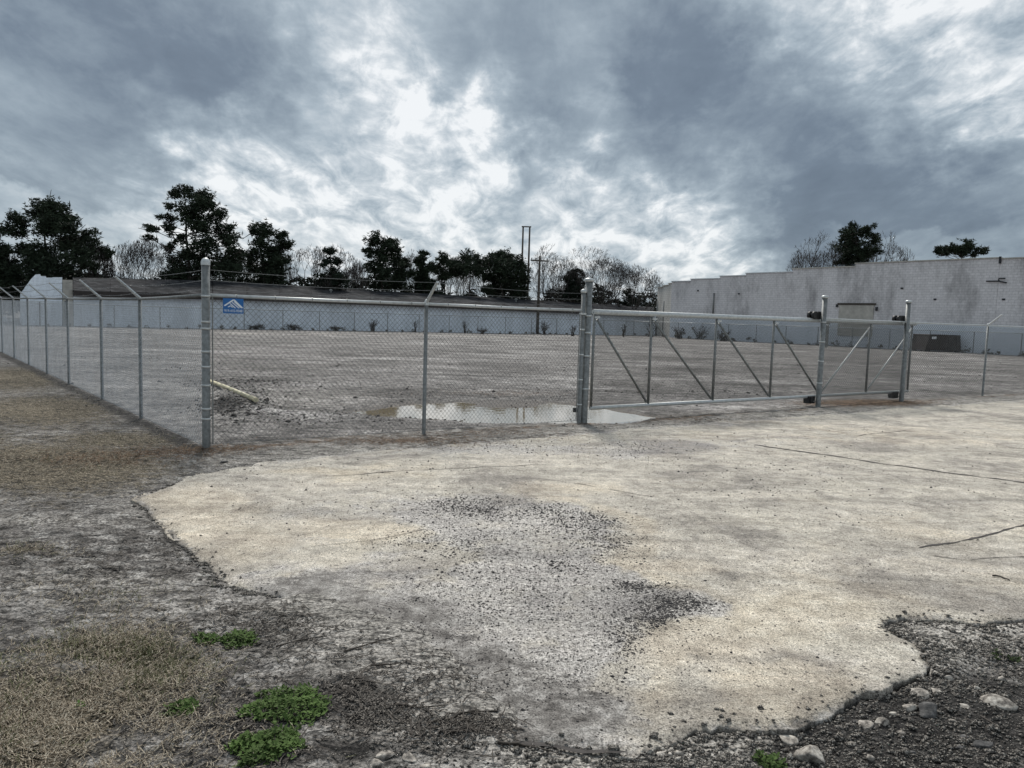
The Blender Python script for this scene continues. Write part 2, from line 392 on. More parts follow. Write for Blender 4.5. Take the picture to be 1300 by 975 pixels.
dk = n.sstep(n.m('ADD', t2.outputs[0], n.m('MULTIPLY', n.m('SUBTRACT', n.noise(P, 14, 6, .75, .5), .5), 2.2)), .35, .75)
base = n.mix(n.m('MULTIPLY', dk, .85), base, n.ramp(mid, [(.36, (.055, .049, .044)), (.45, (.145, .133, .122)), (.55, (.245, .23, .213)), (.66, (.43, .41, .385))]))
base = n.mix(1.0, base, n.ramp(fine, [(.38, .42), (.5, 1.0), (.62, 1.45)]), 'MULTIPLY')
base = n.mix(1.0, base, n.ramp(n.noise(P, 42, 3, .7), [(.36, .78), (.5, 1.0), (.64, 1.2)]), 'MULTIPLY')
n.l(base, b.inputs['Base Color']); b.inputs['Roughness'].default_value = .9; b.inputs['Specular IOR Level'].default_value = .25
bump(n, b, n.m('ADD', n.noise(P, 30, 6, .75), n.m('MULTIPLY', n.noise(P, 170, 3, .7), .5)), .012, .8); M['concrete'] = m
# water
m, n, b, P = mat('puddle_water')
b.inputs['Base Color'].default_value = (.24, .20, .14, 1); b.inputs['Roughness'].default_value = .02; b.inputs['IOR'].default_value = 1.75
b.inputs['Specular IOR Level'].default_value = .8
bump(n, b, n.noise(P, 5, 3, .5), .0012); M['water'] = m
# block walls
def blockwall(name, c1, c2, mortar, ang, low=None, dirt=.5):
    m, n, b, P = mat(name)
    mp_ = n.n('ShaderNodeVectorRotate', rotation_type='Z_AXIS'); n.l(P, mp_.inputs['Vector']); mp_.inputs['Angle'].default_value = -ang
    sp = n.n('ShaderNodeSeparateXYZ'); n.l(mp_.outputs[0], sp.inputs[0]); cb = n.n('ShaderNodeCombineXYZ')
    n.l(sp.outputs[0], cb.inputs[0]); n.l(sp.outputs[2], cb.inputs[1])
    br = n.n('ShaderNodeTexBrick'); n.l(cb.outputs[0], br.inputs[0]); br.inputs['Scale'].default_value = 1
    br.inputs['Brick Width'].default_value = .4; br.inputs['Row Height'].default_value = .2; br.inputs['Mortar Size'].default_value = .016
    br.inputs['Color1'].default_value = (*c1, 1); br.inputs['Color2'].default_value = (*c2, 1); br.inputs['Mortar'].default_value = (*mortar, 1)
    mpw = n.n('ShaderNodeMapping'); mpw.inputs['Scale'].default_value = (.55, .55, .22); n.l(P, mpw.inputs[0])
    st_ = n.noise(mpw.outputs[0], .8, 7, .7)
    c = n.mix(1.0, br.outputs[0], n.ramp(st_, [(.34, 1-dirt), (.5, 1.0), (.66, 1.12)]), 'MULTIPLY')
    c = n.mix(1.0, c, n.ramp(n.noise(P, 5, 5, .8), [(.34, .88), (.66, 1.12)]), 'MULTIPLY')
    if low:
        spz = n.n('ShaderNodeSeparateXYZ'); n.l(P, spz.inputs[0])
        zz_ = n.m('ADD', spz.outputs[2], n.m('MULTIPLY', n.m('SUBTRACT', n.noise(P, .35, 3, .5), .5), .5))
        c = n.mix(n.m('MULTIPLY', n.sstep(zz_, low[1]+.15, low[1]), .75), c, low[0])
    n.l(c, b.inputs['Base Color']); b.inputs['Roughness'].default_value = .85; b.inputs['Specular IOR Level'].default_value = .2
    bump(n, b, br.outputs['Fac'], -.006, .6)
    return m
# ------------------------------------------------------------------ layout of the lot
pA = G(262, 570); pB = G(540, 552); pC = G(732, 537.5); pD = G(745, 538.5); pE = G(1053, 519.5); pF = G(1149, 511); pH = G(1247, 503.5)
uF = (pH-pA).normalized(); nF = Vector((uF.y, -uF.x, 0))           # outward, towards the camera
def onF(P): t = (P-pA).dot(uF); return pA+uF*t
pB, pC, pD, pE, pF, pH = [onF(p) for p in (pB, pC, pD, pE, pF, pH)]
pI = pH+uF*3.05; pJ = pI+uF*3.05; pK = pJ+uF*3.05
uL = (G(60, 475)-pA).normalized(); nL = Vector((-abs(uL.y), uL.x, 0)).normalized()
if nL.x > 0: nL = -nL
farA = Vector((-24, 59, 0)); uW = Vector((.84, .545, 0)).normalized(); nW = Vector((uW.y, -uW.x, 0))
rb0 = G(853, 428.6); rb1 = G(1275, 450.7); uB = (rb1-rb0).normalized(); nB = Vector((uB.y, -uB.x, 0))
if nB.x > 0: nB = -nB
print('front', [tuple(round(c, 2) for c in p) for p in (pA, pB, pC, pD, pE, pF, pH)], 'rb', rb0, rb1)

# slab outline
SP = [(172,632),(250,603),(330,586),(430,574),(560,562),(745,547),(900,535),(1060,524),(1160,515),(1300,506)]
edge_top = [G(*p) for p in SP]
ext = [edge_top[-1]+uF*8, edge_top[-1]+uF*8+Vector((4, -14, 0))]
bot = [(1500,800),(1300,786),(1262,789),(1240,792),(1210,785),(1170,783),(1130,788),(1125,796),(1142,806),(1166,816),(1178,836),(1183,852),(1160,862),(1128,873),(1095,884),(1066,898),(1038,913),(1005,921),(960,922),(920,921),(880,928),(845,944),(800,955),(750,948),(700,944),(650,947)]
left = [(625,925),(600,895),(565,858),(520,818),(470,790),(420,772),(345,752),(318,747),(290,740),(276,728),(262,712),(252,708),(244,698),(228,688),(212,668),(196,656),(186,642)]
botw = [G(*p) for p in bot]; leftw = [G(*p) for p in left]
SLAB = [(p.x, p.y) for p in edge_top+ext+botw+leftw]
mergeline = [(G(*p).x, G(*p).y) for p in ((650,947),(600,895),(565,858),(520,818),(470,790),(420,772),(380,762))]
mergetop = [(p.x, p.y) for p in edge_top[2:]]+[(ext[0].x, ext[0].y)]
crisp1 = [(G(*p).x, G(*p).y) for p in left[6:]+[(172,632),(250,603)]]
crisp2 = [(p.x, p.y) for p in botw]
PUD = [(450,523),(520,513),(600,510),(700,511),(760,516),(800,525),(832,530),(812,535),(785,537),(740,535),(700,537),(600,535),(560,532),(510,529),(478,526)]
PUDW = [(G(*p).x, G(*p).y) for p in PUD]
PATCH1 = [(q_.x, q_.y) for q_ in [G(*p_) for p_ in [(1120,780),(1500,775),(1500,800),(1330,812),(1270,826),(1222,838),(1196,852),(1170,858),(1150,815)]]]
PATCH2 = [(q_.x, q_.y) for q_ in [G(*p_) for p_ in [(630,940),(800,950),(870,925),(945,915),(985,935),(955,965),(930,1000),(620,1010)]]]
def slab_h(x, y):
    return .012*fbm(x, y, .5, 3, 5)+.004*fbm(x, y, 5, 3, 6)
def fields(x, y):
    ins = inpoly(x, y, SLAB); d = segdist(x, y, SLAB, True); s = np.where(ins, d, -d)
    dm = np.minimum(segdist(x, y, mergeline), segdist(x, y, mergetop)); dc = np.minimum(segdist(x, y, crisp1), segdist(x, y, crisp2))
    wm = sst(dc/(dc+dm+1e-6), .35, .65)
    return s, wm, dc
def ground_h(x, y, fl=None):
    s, wm, dc = fl if fl else fields(x, y)
    r = np.hypot(x, y); near = np.exp(-(r/22)**2)
    h = .05*fbm(x, y, .12, 3, 1)*sst(r, 10, 40) + near*(.022*fbm(x, y, 1.3, 4, 2)+.016*fbm(x, y, 7, 4, 3, .65)*sst(-s, -.2, .3))
    # yard: clods, ruts, mound beside the corner post
    uy = (x-pA.x)*(-nF.x)+(y-pA.y)*(-nF.y)                      # metres behind the front fence
    yard = sst(uy, .1, .6)
    h = h+yard*near*.02*fbm(x*.35+y*.1, y*1.6, 1.6, 4, 8, .6)
    mound = blob(x, y, 300, 513, 42, 22)+.6*blob(x, y, 345, 490, 90, 8)
    h = h+mound*(.09+.12*np.abs(fbm(x, y, 2.6, 4, 9, .6)))
    h = h+.055*blob(x, y, 640, 513.5, 46, 4)*(.6+.6*fbm(x, y, 3, 3, 14))
    # puddle hollow
    pd = segdist(x, y, PUDW, True); pin = inpoly(x, y, PUDW); ps = np.where(pin, pd, -pd)
    ps = ps+.16*fbm(x, y, 1.6, 4, 13, .6)+.10*fbm(x, y, 5, 3, 15, .6)
    h = h*(1-.8*sst(ps, -.7, 0))+.012*fbm(x, y, 4, 4, 12)*sst(ps, -.5, 0)-.055*sst(ps, -.28, .22)+.05*blob(x, y, 640, 513.5, 46, 4)*sst(ps, -.1, .1)
    # beside / below the slab
    low = -.014*sst(-s, 1.0, .0)
    br = sst(x, .2, 1.2)*sst(y, 6.5, 4.5)                       # low dark verge, bottom right
    pt = np.maximum(*[sst(np.where(inpoly(x, y, q__), 1, -1)*segdist(x, y, q__, True), -.16, .10) for q__ in (PATCH1, PATCH2)]); br = br*(1-.75*pt)
    low = low-br*(.022+.03*sst(-s, 0, .5))+br*.018*fbm(x, y, 6, 4, 33, .65)
    inside_c = -.07
    outside_c = h+low
    cz = np.where(s > 0, inside_c, outside_c)
    mz_out = h*.6+.006; mz_in = .013+.016*fbm(x, y, 3.0, 5, 21, .65)-.11*np.maximum(s, 0)
    mz = np.where(s > 0, np.maximum(mz_in, -.07), h*sst(-s, 0, .6)+.012+.014*fbm(x, y, 3.0, 5, 21, .65)*sst(-s, .6, 0))
    z = cz*(1-wm)+mz*wm
    # rough ground to the left of the slab
    lf = sst(-s, .02, .3)*near*sst(x, 1.0, -.5)*(1-yard)
    z = z+lf*(.014*fbm(x*.5, y, 8, 4, 31, .7))
    return z
def gmasks(x, y, fl):
    s, wm, dc = fl
    N = fbm(x, y, 1.2, 5, 41, .6); N2 = fbm(x, y, 4, 4, 42, .6)
    uy = (x-pA.x)*(-nF.x)+(y-pA.y)*(-nF.y); ux = (x-pA.x)*uF.x+(y-pA.y)*uF.y
    ul = (x-pA.x)*nL.x+(y-pA.y)*nL.y                              # metres outside the left fence
    inyard = sst(uy, 0.05, .5)*sst(-ul, -.3, .3)
    g = np.zeros_like(x)
    for a in ((60,900,150,90,.9),(0,960,160,90,.8),(170,830,75,35,.8),(210,790,50,16,.4),(60,590,190,48,1.0),(150,560,130,22,.8),(60,520,120,34,.9),(20,480,90,26,.9),(100,720,160,40,.35),(30,700,50,8,.7),(-120,560,200,120,.8),(60,640,70,12,.5),(230,590,60,8,.3)):
        g = np.maximum(g, blob(x, y, *a[:4])*a[4])
    g = np.maximum(g, sst(ul, 3.0, 8)*.75)
    g = g*(1-inyard)*sst(-s, 0, .15)
    rust = np.exp(-((uy+.12)/.22)**2)*sst(ux, -.5, .6)*(.45+.5*np.clip(N+.3, 0, 1))
    rust = np.maximum(rust, blob(x, y, 510, 560, 130, 8)*.75); rust = np.maximum(rust, blob(x, y, 1100, 512, 110, 6)*1.1)
    rust = np.maximum(rust, blob(x, y, 650, 500, 120, 7)*.55); rust = np.maximum(rust, blob(x, y, 210, 575, 70, 10)*.55)
    rust = np.maximum(rust, blob(x, y, 120, 583, 90, 9)*.6)
    dark = np.zeros_like(x)
    for a in ((1250,900,190,90,1.1),(1100,960,260,60,1.1),(1400,880,160,120,1.1),(300,940,110,60,.55),(430,890,110,60,.75),(240,870,60,20,.5),(470,960,160,30,.6),(290,520,38,14,.8),(340,487,90,5,.6),(130,650,45,9,.6),(215,690,18,30,.5),(200,700,120,20,.3),(110,500,130,12,.5),(60,560,70,6,.5),(250,568,22,5,.7),(900,470,200,4,.5),(300,500,60,5,.5)):
        dark = np.maximum(dark, blob(x, y, *a[:4])*a[4])
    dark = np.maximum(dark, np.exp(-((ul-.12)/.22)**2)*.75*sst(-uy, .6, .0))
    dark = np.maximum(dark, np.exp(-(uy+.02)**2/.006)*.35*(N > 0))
    dark = dark+ .55*sst(-s, .10, .0)*(1-wm)*(s < 0)
    pale = np.zeros_like(x)
    for a in ((90,740,150,14,.5),(60,660,110,8,.4),(200,600,90,10,.5),(230,650,80,18,.5),(370,505,80,12,.45),(230,770,160,20,.3),(560,800,140,60,.5),(600,860,60,50,.5),(1230,822,60,26,.5),(60,495,80,4,.5),(850,970,110,30,.8)):
        pale = np.maximum(pale, blob(x, y, *a[:4])*a[4])
    pale = pale*(1-dark*.7)
    pale = np.maximum(pale, .9*np.exp(-segdist(x, y, [(G(200,422).x, G(200,422).y), (G(480,424.5).x, G(480,424.5).y), (G(740,431).x, G(740,431).y)])**2/.5))
    for PT in (PATCH1, PATCH2):
        d_ = segdist(x, y, PT, True); i_ = np.where(inpoly(x, y, PT), d_, -d_); k_ = sst(i_+N2*.06, -.03, .05); dark = dark*(1-.93*k_); pale = np.maximum(pale, k_*1.0); g = g*(1-k_)
    pale = np.maximum(pale, wm*np.clip(1.0-np.abs(s)*1.0+N2*.5, 0, 1)*.85)
    pd = segdist(x, y, PUDW, True); pin = inpoly(x, y, PUDW); ps = np.where(pin, pd, -pd)
    wetm = sst(ps, -.34, -.02)
    wetm = np.clip(wetm+sst(N2, .1, .5)*sst(ps, -.9, -.1)*.6, 0, 1)
    return np.stack([g, rust, np.clip(dark, 0, 1.2)], 1), np.stack([pale, wetm, inyard], 1)
# ------------------------------------------------------------------ ground sheet
def polar(angs, rads):
    A, Rr = np.meshgrid(angs, rads); return (Rr*np.sin(A)).ravel(), (Rr*np.cos(A)).ravel()
front = np.linspace(R(-48), R(48), 640); back = np.linspace(R(48), R(312), 50)[1:-1]
angs = np.concatenate([front, back]); na = len(angs)
rads = np.concatenate([[.3, .8, 1.2, 1.6], np.geomspace(1.9, 32, 440), np.geomspace(33, 900, 70)]); nr = len(rads)
x, y = polar(angs, rads); fl = fields(x, y)
z = ground_h(x, y, fl); z = np.where(np.hypot(x, y) > 200, 0, z)
m1, m2 = gmasks(x, y, fl)
idx = np.arange(nr*na).reshape(nr, na); i2 = np.roll(idx, -1, axis=1)
Fq = np.stack([idx[:-1], idx[1:], i2[1:], i2[:-1]], -1).reshape(-1, 4)
V = np.stack([x, y, z], 1)
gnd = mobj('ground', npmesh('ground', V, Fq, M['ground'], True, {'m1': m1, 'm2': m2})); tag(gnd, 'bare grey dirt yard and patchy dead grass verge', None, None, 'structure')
# ------------------------------------------------------------------ concrete apron
af = np.linspace(R(-30), R(62), 640); rf = np.geomspace(2.7, 26, 420)
x, y = polar(af, rf); s_in = inpoly(x, y, SLAB); idx = np.arange(len(x)).reshape(len(rf), len(af))
Fq = np.stack([idx[:-1, :-1], idx[1:, :-1], idx[1:, 1:], idx[:-1, 1:]], -1).reshape(-1, 4)
jit = fbm(x, y, 2.8, 2, 60)*.05+fbm(x, y, 9, 3, 61)*.03+np.abs(fbm(x, y, 16, 2, 62))*.02
sdist = segdist(x, y, SLAB, True); ok = (np.where(s_in, sdist, -sdist)+jit) > 0
Fq = Fq[ok[Fq].sum(1) >= 3]
used = np.unique(Fq); rm = -np.ones(len(x), dtype=np.int64); rm[used] = np.arange(len(used)); Fq = rm[Fq]
x, y = x[used], y[used]; z = slab_h(x, y); sd_ = np.abs(sdist[used])
br = sst(x, .2, 1.2)*sst(y, 6.5, 4.5)
z = z - (1-sst(sd_, 0, .06))*.014 + .004*fbm(x, y, 22, 2, 67)*(1-sst(sd_, 0, .1))
# stains
N = fbm(x, y, .9, 5, 71, .6)
fm = np.zeros_like(x); tanm = np.zeros_like(x); sp_ = np.zeros_like(x)
for a in ((640,570,200,12,.7),(850,565,160,16,.6),(560,640,180,20,.7),(500,710,60,25,.5),(860,760,55,16,.9),(650,930,120,30,.6),(1000,600,180,20,.3),(800,575,60,12,.8),(400,650,80,14,.5),(1240,820,90,40,.5),(1150,705,90,14,.4),(950,560,200,14,.4),(420,690,60,30,.35)):
    fm = np.maximum(fm, blob(x, y, *a[:4])*a[4])
for a in ((240,640,90,30,.75),(290,690,80,40,.7),(370,735,110,18,.6),(450,670,90,20,.75),(610,680,40,12,.4),(870,720,60,14,.6),(900,800,110,40,.8),(1000,870,150,40,.7),(840,690,70,20,.4),(450,600,120,12,.5),(700,620,150,10,.4),(1060,760,200,50,.4),(1200,680,160,30,.35),(1100,550,260,20,.3),(540,690,30,8,.4),(1230,740,120,30,.35)):
    tanm = np.maximum(tanm, blob(x, y, *a[:4])*a[4])
for a in ((560,640,130,14,.6),(800,690,80,40,.8),(800,570,90,14,.8),(640,560,100,8,.8),(860,765,70,18,.8),(750,780,100,50,.5),(560,690,90,20,.6)):
    sp_ = np.maximum(sp_, blob(x, y, *a[:4])*a[4])
FILM = [(q_.x, q_.y) for q_ in [G(*p_) for p_ in [(500,655),(560,634),(620,630),(720,640),(790,662),(800,690),(770,712),(800,735),(855,752),(905,770),(862,786),(828,800),(800,838),(792,870),(770,905),(730,935),(650,950),(560,855),(470,792),(400,768),(450,742),(540,728),(590,712),(560,698),(500,690),(520,672)]]]
fd = segdist(x, y, FILM, True); fi = np.where(inpoly(x, y, FILM), fd, -fd); fN = fbm(x, y, 1.8, 5, 74, .65)
fm = np.maximum(fm, sst(fi+fN*.45, -.10, .22)*(.72+.3*fN)); tanm = tanm*(1-.8*sst(fi+fN*.3, -.05, .2)); tanm = np.maximum(tanm, .55*np.exp(-((fi+.16)/.15)**2)*sst(x, 0, .6))
sp_ = np.maximum(sp_, np.exp(-((fi-.10+fN*.2)/.13)**2)*sst(x, .3, 1.0)*.75)
dml = segdist(x, y, mergeline); dmt = segdist(x, y, mergetop); Nn = fbm(x, y, 2.2, 5, 73, .6)
fm = np.maximum(fm, np.clip(1.15-dml*1.1+Nn*.6, 0, 1)); fm = np.maximum(fm, np.clip(.75-dmt*1.3+Nn*.7, 0, .9))
dirtm = np.clip(1.25-dml*1.7+Nn*.9, 0, 1); dirtm = np.maximum(dirtm, np.clip(.8-dmt*2.2+Nn*.9, 0, 1)); dirtm = np.maximum(dirtm, np.clip(.75-sd_*14+Nn*.5, 0, 1))
NS = len(x); V = np.stack([x, y, z], 1); m2 = np.stack([dirtm, dirtm*0, dirtm*0], 1); m1 = np.stack([fm, tanm*(1-fm*.6), sp_], 1)
# side skirt giving the slab its thickness
from collections import Counter
E = np.concatenate([Fq[:, [0, 1]], Fq[:, [1, 2]], Fq[:, [2, 3]], Fq[:, [3, 0]]]); key = np.sort(E, 1); kk = key[:, 0]*NS+key[:, 1]
u_, inv_, cnt = np.unique(kk, return_inverse=True, return_counts=True); be = E[cnt[inv_] == 1]
bv = np.unique(be); mp2 = {int(v): NS+i for i, v in enumerate(bv)}
vb = V[bv].copy(); cen = np.array([2.0, 6.0]); dirc = cen-vb[:, :2]; dirc /= np.linalg.norm(dirc, axis=1)[:, None]
vb[:, :2] += dirc*(.02+.03*np.abs(fbm(vb[:, 0], vb[:, 1], 3, 2, 66)))[:, None]; vb[:, 2] = -.08
V = np.concatenate([V, vb]); m1 = np.concatenate([m1, m1[bv]*0+np.array([1.0, 0, .8])]); m2 = np.concatenate([m2, m2[bv]*0+1.0])
side = np.array([[b_, a_, mp2[int(a_)], mp2[int(b_)]] for a_, b_ in be])
Fq = np.concatenate([Fq, side])
slab = mobj('concrete_apron', npmesh('concrete_apron', V, Fq, M['concrete'], False, {'m1': m1, 'm2': m2}))
tag(slab, 'worn broken edged concrete drive in front of the gate', None, None, 'structure')
def top_h(x, y):
    x = np.atleast_1d(np.asarray(x, float)); y = np.atleast_1d(np.asarray(y, float))
    fl = fields(x, y); g = ground_h(x, y, fl); return np.where(fl[0] > 0, np.maximum(slab_h(x, y), g), g)
def gz(px, py):
    p = G(px, py); zz = float(top_h(p.x, p.y)[0]); p = G(px, py, zz); return p
# dirt-filled joints and cracks in the slab
def crack(pts, wd, nm='crack', seed=0):
    P = [G(*p) for p in pts]; xs = []; L = []
    for a, b2 in zip(P[:-1], P[1:]):
        k = max(2, int((b2-a).length/.04))
        for i in range(k): L.append(a.lerp(b2, i/k))
    L.append(P[-1]); L = np.array([(p.x, p.y) for p in L])
    t = np.gradient(L, axis=0); t /= np.linalg.norm(t, axis=1)[:, None]+1e-9; nn = np.stack([-t[:, 1], t[:, 0]], 1)
    ii = np.arange(len(L)); off = fbm(ii*.15, ii*0+seed, 1, 4, 81)*.035
    L = L+nn*off[:, None]; ww = wd*(.35+1.0*np.clip(fbm(ii*.4, ii*0+seed+5, 1, 3, 83)+.5, 0, 1.4)); ww[0] = ww[-1] = 0.001
    a = L+nn*ww[:, None]/2; b3 = L-nn*ww[:, None]/2
    VV = np.concatenate([a, b3]); zc = slab_h(VV[:, 0], VV[:, 1])+.004; n_ = len(L)
    FF = np.array([[i, i+1, n_+i+1, n_+i] for i in range(n_-1)])
    return mobj(nm, npmesh(nm, np.column_stack([VV, zc]), FF, M['clod']), slab)
crack([(955,565),(1010,572),(1100,585),(1200,600),(1310,615)], .055, 'joint', 1)
crack([(1320,662),(1270,676),(1215,688),(1165,696)], .024, 'crack', 2)
crack([(1085,554),(1120,550),(1150,547)], .02, 'crack', 3)
crack([(640,947),(700,950),(740,958),(800,960)], .02, 'crack', 4)
crack([(660,606),(720,612),(790,624),(840,634)], .010, 'crack', 5)
crack([(400,694),(470,688),(540,672)], .008, 'crack', 6)
crack([(1310,705),(1230,712),(1180,706)], .009, 'crack', 9)
crack([(400,606),(520,598),(640,592),(700,590)], .012, 'crack', 7)

# ------------------------------------------------------------------ puddle
o = mobj('puddle', npmesh('puddle', [(a, b4, -.018) for a, b4 in [(c[0], c[1]) for c in PUDW]]+[(sum(c[0] for c in PUDW)/len(PUDW), sum(c[1] for c in PUDW)/len(PUDW), -.018)],
    [[i, (i+1) % len(PUDW), len(PUDW)] for i in range(len(PUDW))][::-1], M['water'])); tag(o, 'shallow muddy puddle reflecting the sky under the gate post', None, None, 'structure')
for v_ in o.data.vertices[:-1]:
    c_ = o.data.vertices[len(PUDW)].co; v_.co = c_+(v_.co-c_)*1.3
o.data.flip_normals() if o.data.polygons[0].normal.z < 0 else None
# ------------------------------------------------------------------ scatter: pebbles, straw, litter (uncountable)
OCT = np.array([(1,0,0),(0,1,0),(-1,0,0),(0,-1,0),(0,0,.8),(0,0,-.5)], float); OF = np.array([(0,1,4),(1,2,4),(2,3,4),(3,0,4),(1,0,5),(2,1,5),(3,2,5),(0,3,5)])
def stones(name, x, y, size, m_, label):
    n_ = len(x); z = top_h(x, y); a = RS.rand(n_)*6.28
    base = OCT[None]*(1+RS.uniform(-.35, .35, (n_, 6, 1))); base[:, :, 1] *= RS.uniform(.55, .95, (n_, 1)); base[:, :, 2] *= RS.uniform(.5, .9, (n_, 1))
    base *= size[:, None, None]; ca, sa = np.cos(a)[:, None], np.sin(a)[:, None]
    X = base[:, :, 0]*ca-base[:, :, 1]*sa+x[:, None]; Y = base[:, :, 0]*sa+base[:, :, 1]*ca+y[:, None]; Z = base[:, :, 2]+z[:, None]+size[:, None]*.15
    V = np.stack([X, Y, Z], -1).reshape(-1, 3); FF = (OF[None]+(np.arange(n_)*6)[:, None, None]).reshape(-1, 3)
    return tag(mobj(name, npmesh(name, V, FF, m_)), label, None, None, 'stuff')
def sample(n_, blobs, thr=.12, pw=1.0):    # random ground points, likelier inside the given soft ellipses
    out = []
    tot = sum(b_[4] for b_ in blobs)
    for b_ in blobs:
        k = int(n_*b_[4]/tot); c = G(b_[0], b_[1]); a = G(b_[0]+b_[2], b_[1])-c; b2 = G(b_[0], b_[1]+b_[3])-c
        s = RS.normal(0, .62, k); t = RS.normal(0, .62, k)
        out.append(np.stack([c.x+s*a.x+t*b2.x, c.y+s*a.y+t*b2.y], 1))
    return np.concatenate(out)
pts = sample(44000, [(868,765,42,10,.9),(815,742,36,8,.6),(835,785,26,16,.6),(800,810,30,40,.5),(770,690,80,34,1.0),(740,665,80,18,.8),(570,640,110,12,.9),(640,650,70,10,.6),(800,572,80,14,.8),(640,568,120,11,.8),(700,720,150,60,1.6),(560,690,100,24,.8),(620,780,160,70,2.0),(1100,640,260,90,.7),(500,600,200,25,.8),(300,640,90,40,.4),(1000,720,180,70,.4),(640,880,120,50,.7),(870,820,120,50,.5),(1030,630,220,60,.8),(960,600,130,40,.9),(1000,800,130,50,.25),(900,560,180,15,.8),(400,650,120,30,.5),(1150,560,150,25,.4),(1200,750,150,50,.12),(770,860,120,50,.25),(900,845,50,22,.2)])
fl = fields(pts[:, 0], pts[:, 1]); k = (fl[0] > .02) & (pts[:, 1] > 2.4); pts = pts[k]
fd = segdist(pts[:, 0], pts[:, 1], FILM, True); fi = np.where(inpoly(pts[:, 0], pts[:, 1], FILM), fd, -fd); k = RS.rand(len(pts)) < (.25+.55*sst(fi, -.05, .1)+.5*np.exp(-((fi-.12)/.15)**2)); pts = pts[k]
k = fbm(pts[:, 0], pts[:, 1], 2.2, 4, 91, .6) > RS.uniform(-.55, .40, len(pts)); pts = pts[k]
dd = pts[:, 1]; sz = RS.lognormal(0, .42, len(pts))*.0041*np.clip(dd/4.5, .8, 1.7); sz = np.clip(sz, .0025, .017)
stones('gravel', pts[:, 0], pts[:, 1], sz, M['pebble'], 'dark loose gravel strewn over the concrete')
pts = sample(9000, [(1230,880,140,50,2),(1130,930,150,35,2),(1050,965,150,25,1.5),(1300,950,120,60,1.5),(900,962,100,15,1),(1290,830,60,20,.6),(1240,820,50,16,.8),(560,945,90,25,.5),(1180,868,90,8,1)])
fl = fields(pts[:, 0], pts[:, 1]); k = (fl[0] < -.01) & (pts[:, 1] > 2.2); pts = pts[k]
sz = np.clip(RS.lognormal(0, .55, len(pts))*.0062, .003, .026)
stones('rubble', pts[:, 0], pts[:, 1], sz, M['rubble'], 'small crushed rubble in the dark verge beside the slab')
CR = []
for PLN, kk_, sp__ in ((crisp1, 900, .05), (crisp2, 3200, .07)):
    for _ in range(kk_):
        i = RS.randint(0, len(PLN)-1); t = RS.rand(); CR.append((PLN[i][0]*(1-t)+PLN[i+1][0]*t+RS.normal()*sp__, PLN[i][1]*(1-t)+PLN[i+1][1]*t+RS.normal()*sp__))
CR = np.array(CR); CR = CR[(CR[:, 1] > 2.3) & (CR[:, 0] < 8)]; kin = inpoly(CR[:, 0], CR[:, 1], SLAB); CR = CR[~kin | (RS.rand(len(CR)) < .12)]
stones('edge_crumbs', CR[:, 0], CR[:, 1], np.clip(RS.lognormal(0, .55, len(CR))*.0075, .003, .028), M['rubble'], 'crumbled bits of concrete along the broken slab edge')
PT_ = np.array([(q_.x, q_.y) for q_ in [G(RS.uniform(1130, 1320), RS.uniform(785, 850)) for _ in range(900)]+[G(RS.uniform(640, 980), RS.uniform(935, 990)) for _ in range(900)]]); PT_ = PT_[~inpoly(PT_[:, 0], PT_[:, 1], SLAB)]
stones('pale_crumbs', PT_[:, 0], PT_[:, 1], np.clip(RS.lognormal(0, .5, len(PT_))*.006, .003, .02), M['stone'], 'pale crumbs of broken paving at the slab edge')
pts = sample(9000, [(300,518,40,14,2),(340,488,90,5,1.4),(300,500,50,8,.8),(620,535,250,8,.8),(1000,480,300,12,1.2),(1240,470,90,18,.8),(560,500,300,15,1.4),(200,470,150,20,1.0),(700,470,300,10,1.2),(420,530,120,14,1.0),(900,500,180,6,1.0),(500,460,300,8,.8),(480,590,150,10,.3)])
kq = fbm(pts[:, 0], pts[:, 1], .9, 4, 98, .6) > RS.uniform(-.4, .4, len(pts)); pts = pts[kq]; sz = np.clip(RS.lognormal(0, .55, len(pts))*.013, .005, .06); k = ~inpoly(pts[:, 0], pts[:, 1], SLAB); pts = pts[k]; sz = sz[k]
stones('dirt_clods', pts[:, 0], pts[:, 1], sz, M['clod'], 'loose clods of soil scattered in the yard')
def blades(name, pts, lo, hi, wd, up, m_, label, lift=.004):
    n_ = len(pts); x, y = pts[:, 0], pts[:, 1]; z = top_h(x, y)+lift; a = RS.rand(n_)*6.28; L = RS.uniform(lo, hi, n_)
    tilt = RS.uniform(0, up, n_); dx, dy, dz = np.cos(a)*np.cos(tilt)*L, np.sin(a)*np.cos(tilt)*L, np.sin(tilt)*L
    px_, py_ = -np.sin(a)*wd/2, np.cos(a)*wd/2; w2 = RS.uniform(.5, 1.3, n_); px_ = px_*w2; py_ = py_*w2
    bend = RS.uniform(-.3, .3, n_)*L
    v0 = np.stack([x-px_, y-py_, z], 1); v1 = np.stack([x+px_, y+py_, z+wd*.3], 1)
    mx = x+dx*.5-np.sin(a)*bend*.4; my = y+dy*.5+np.cos(a)*bend*.4
    v2 = np.stack([mx+px_, my+py_, z+dz*.6+wd*.4], 1); v3 = np.stack([mx-px_, my-py_, z+dz*.6], 1); v4 = np.stack([x+dx, y+dy, z+dz], 1)
    V = np.stack([v0, v1, v2, v3, v4], 1).reshape(-1, 3); o5 = (np.arange(n_)*5)[:, None, None]
    FF = (np.array([[0, 1, 2], [0, 2, 3], [3, 2, 4]])[None]+o5).reshape(-1, 3)
    return tag(mobj(name, npmesh(name, V, FF, m_)), label, None, None, 'stuff')
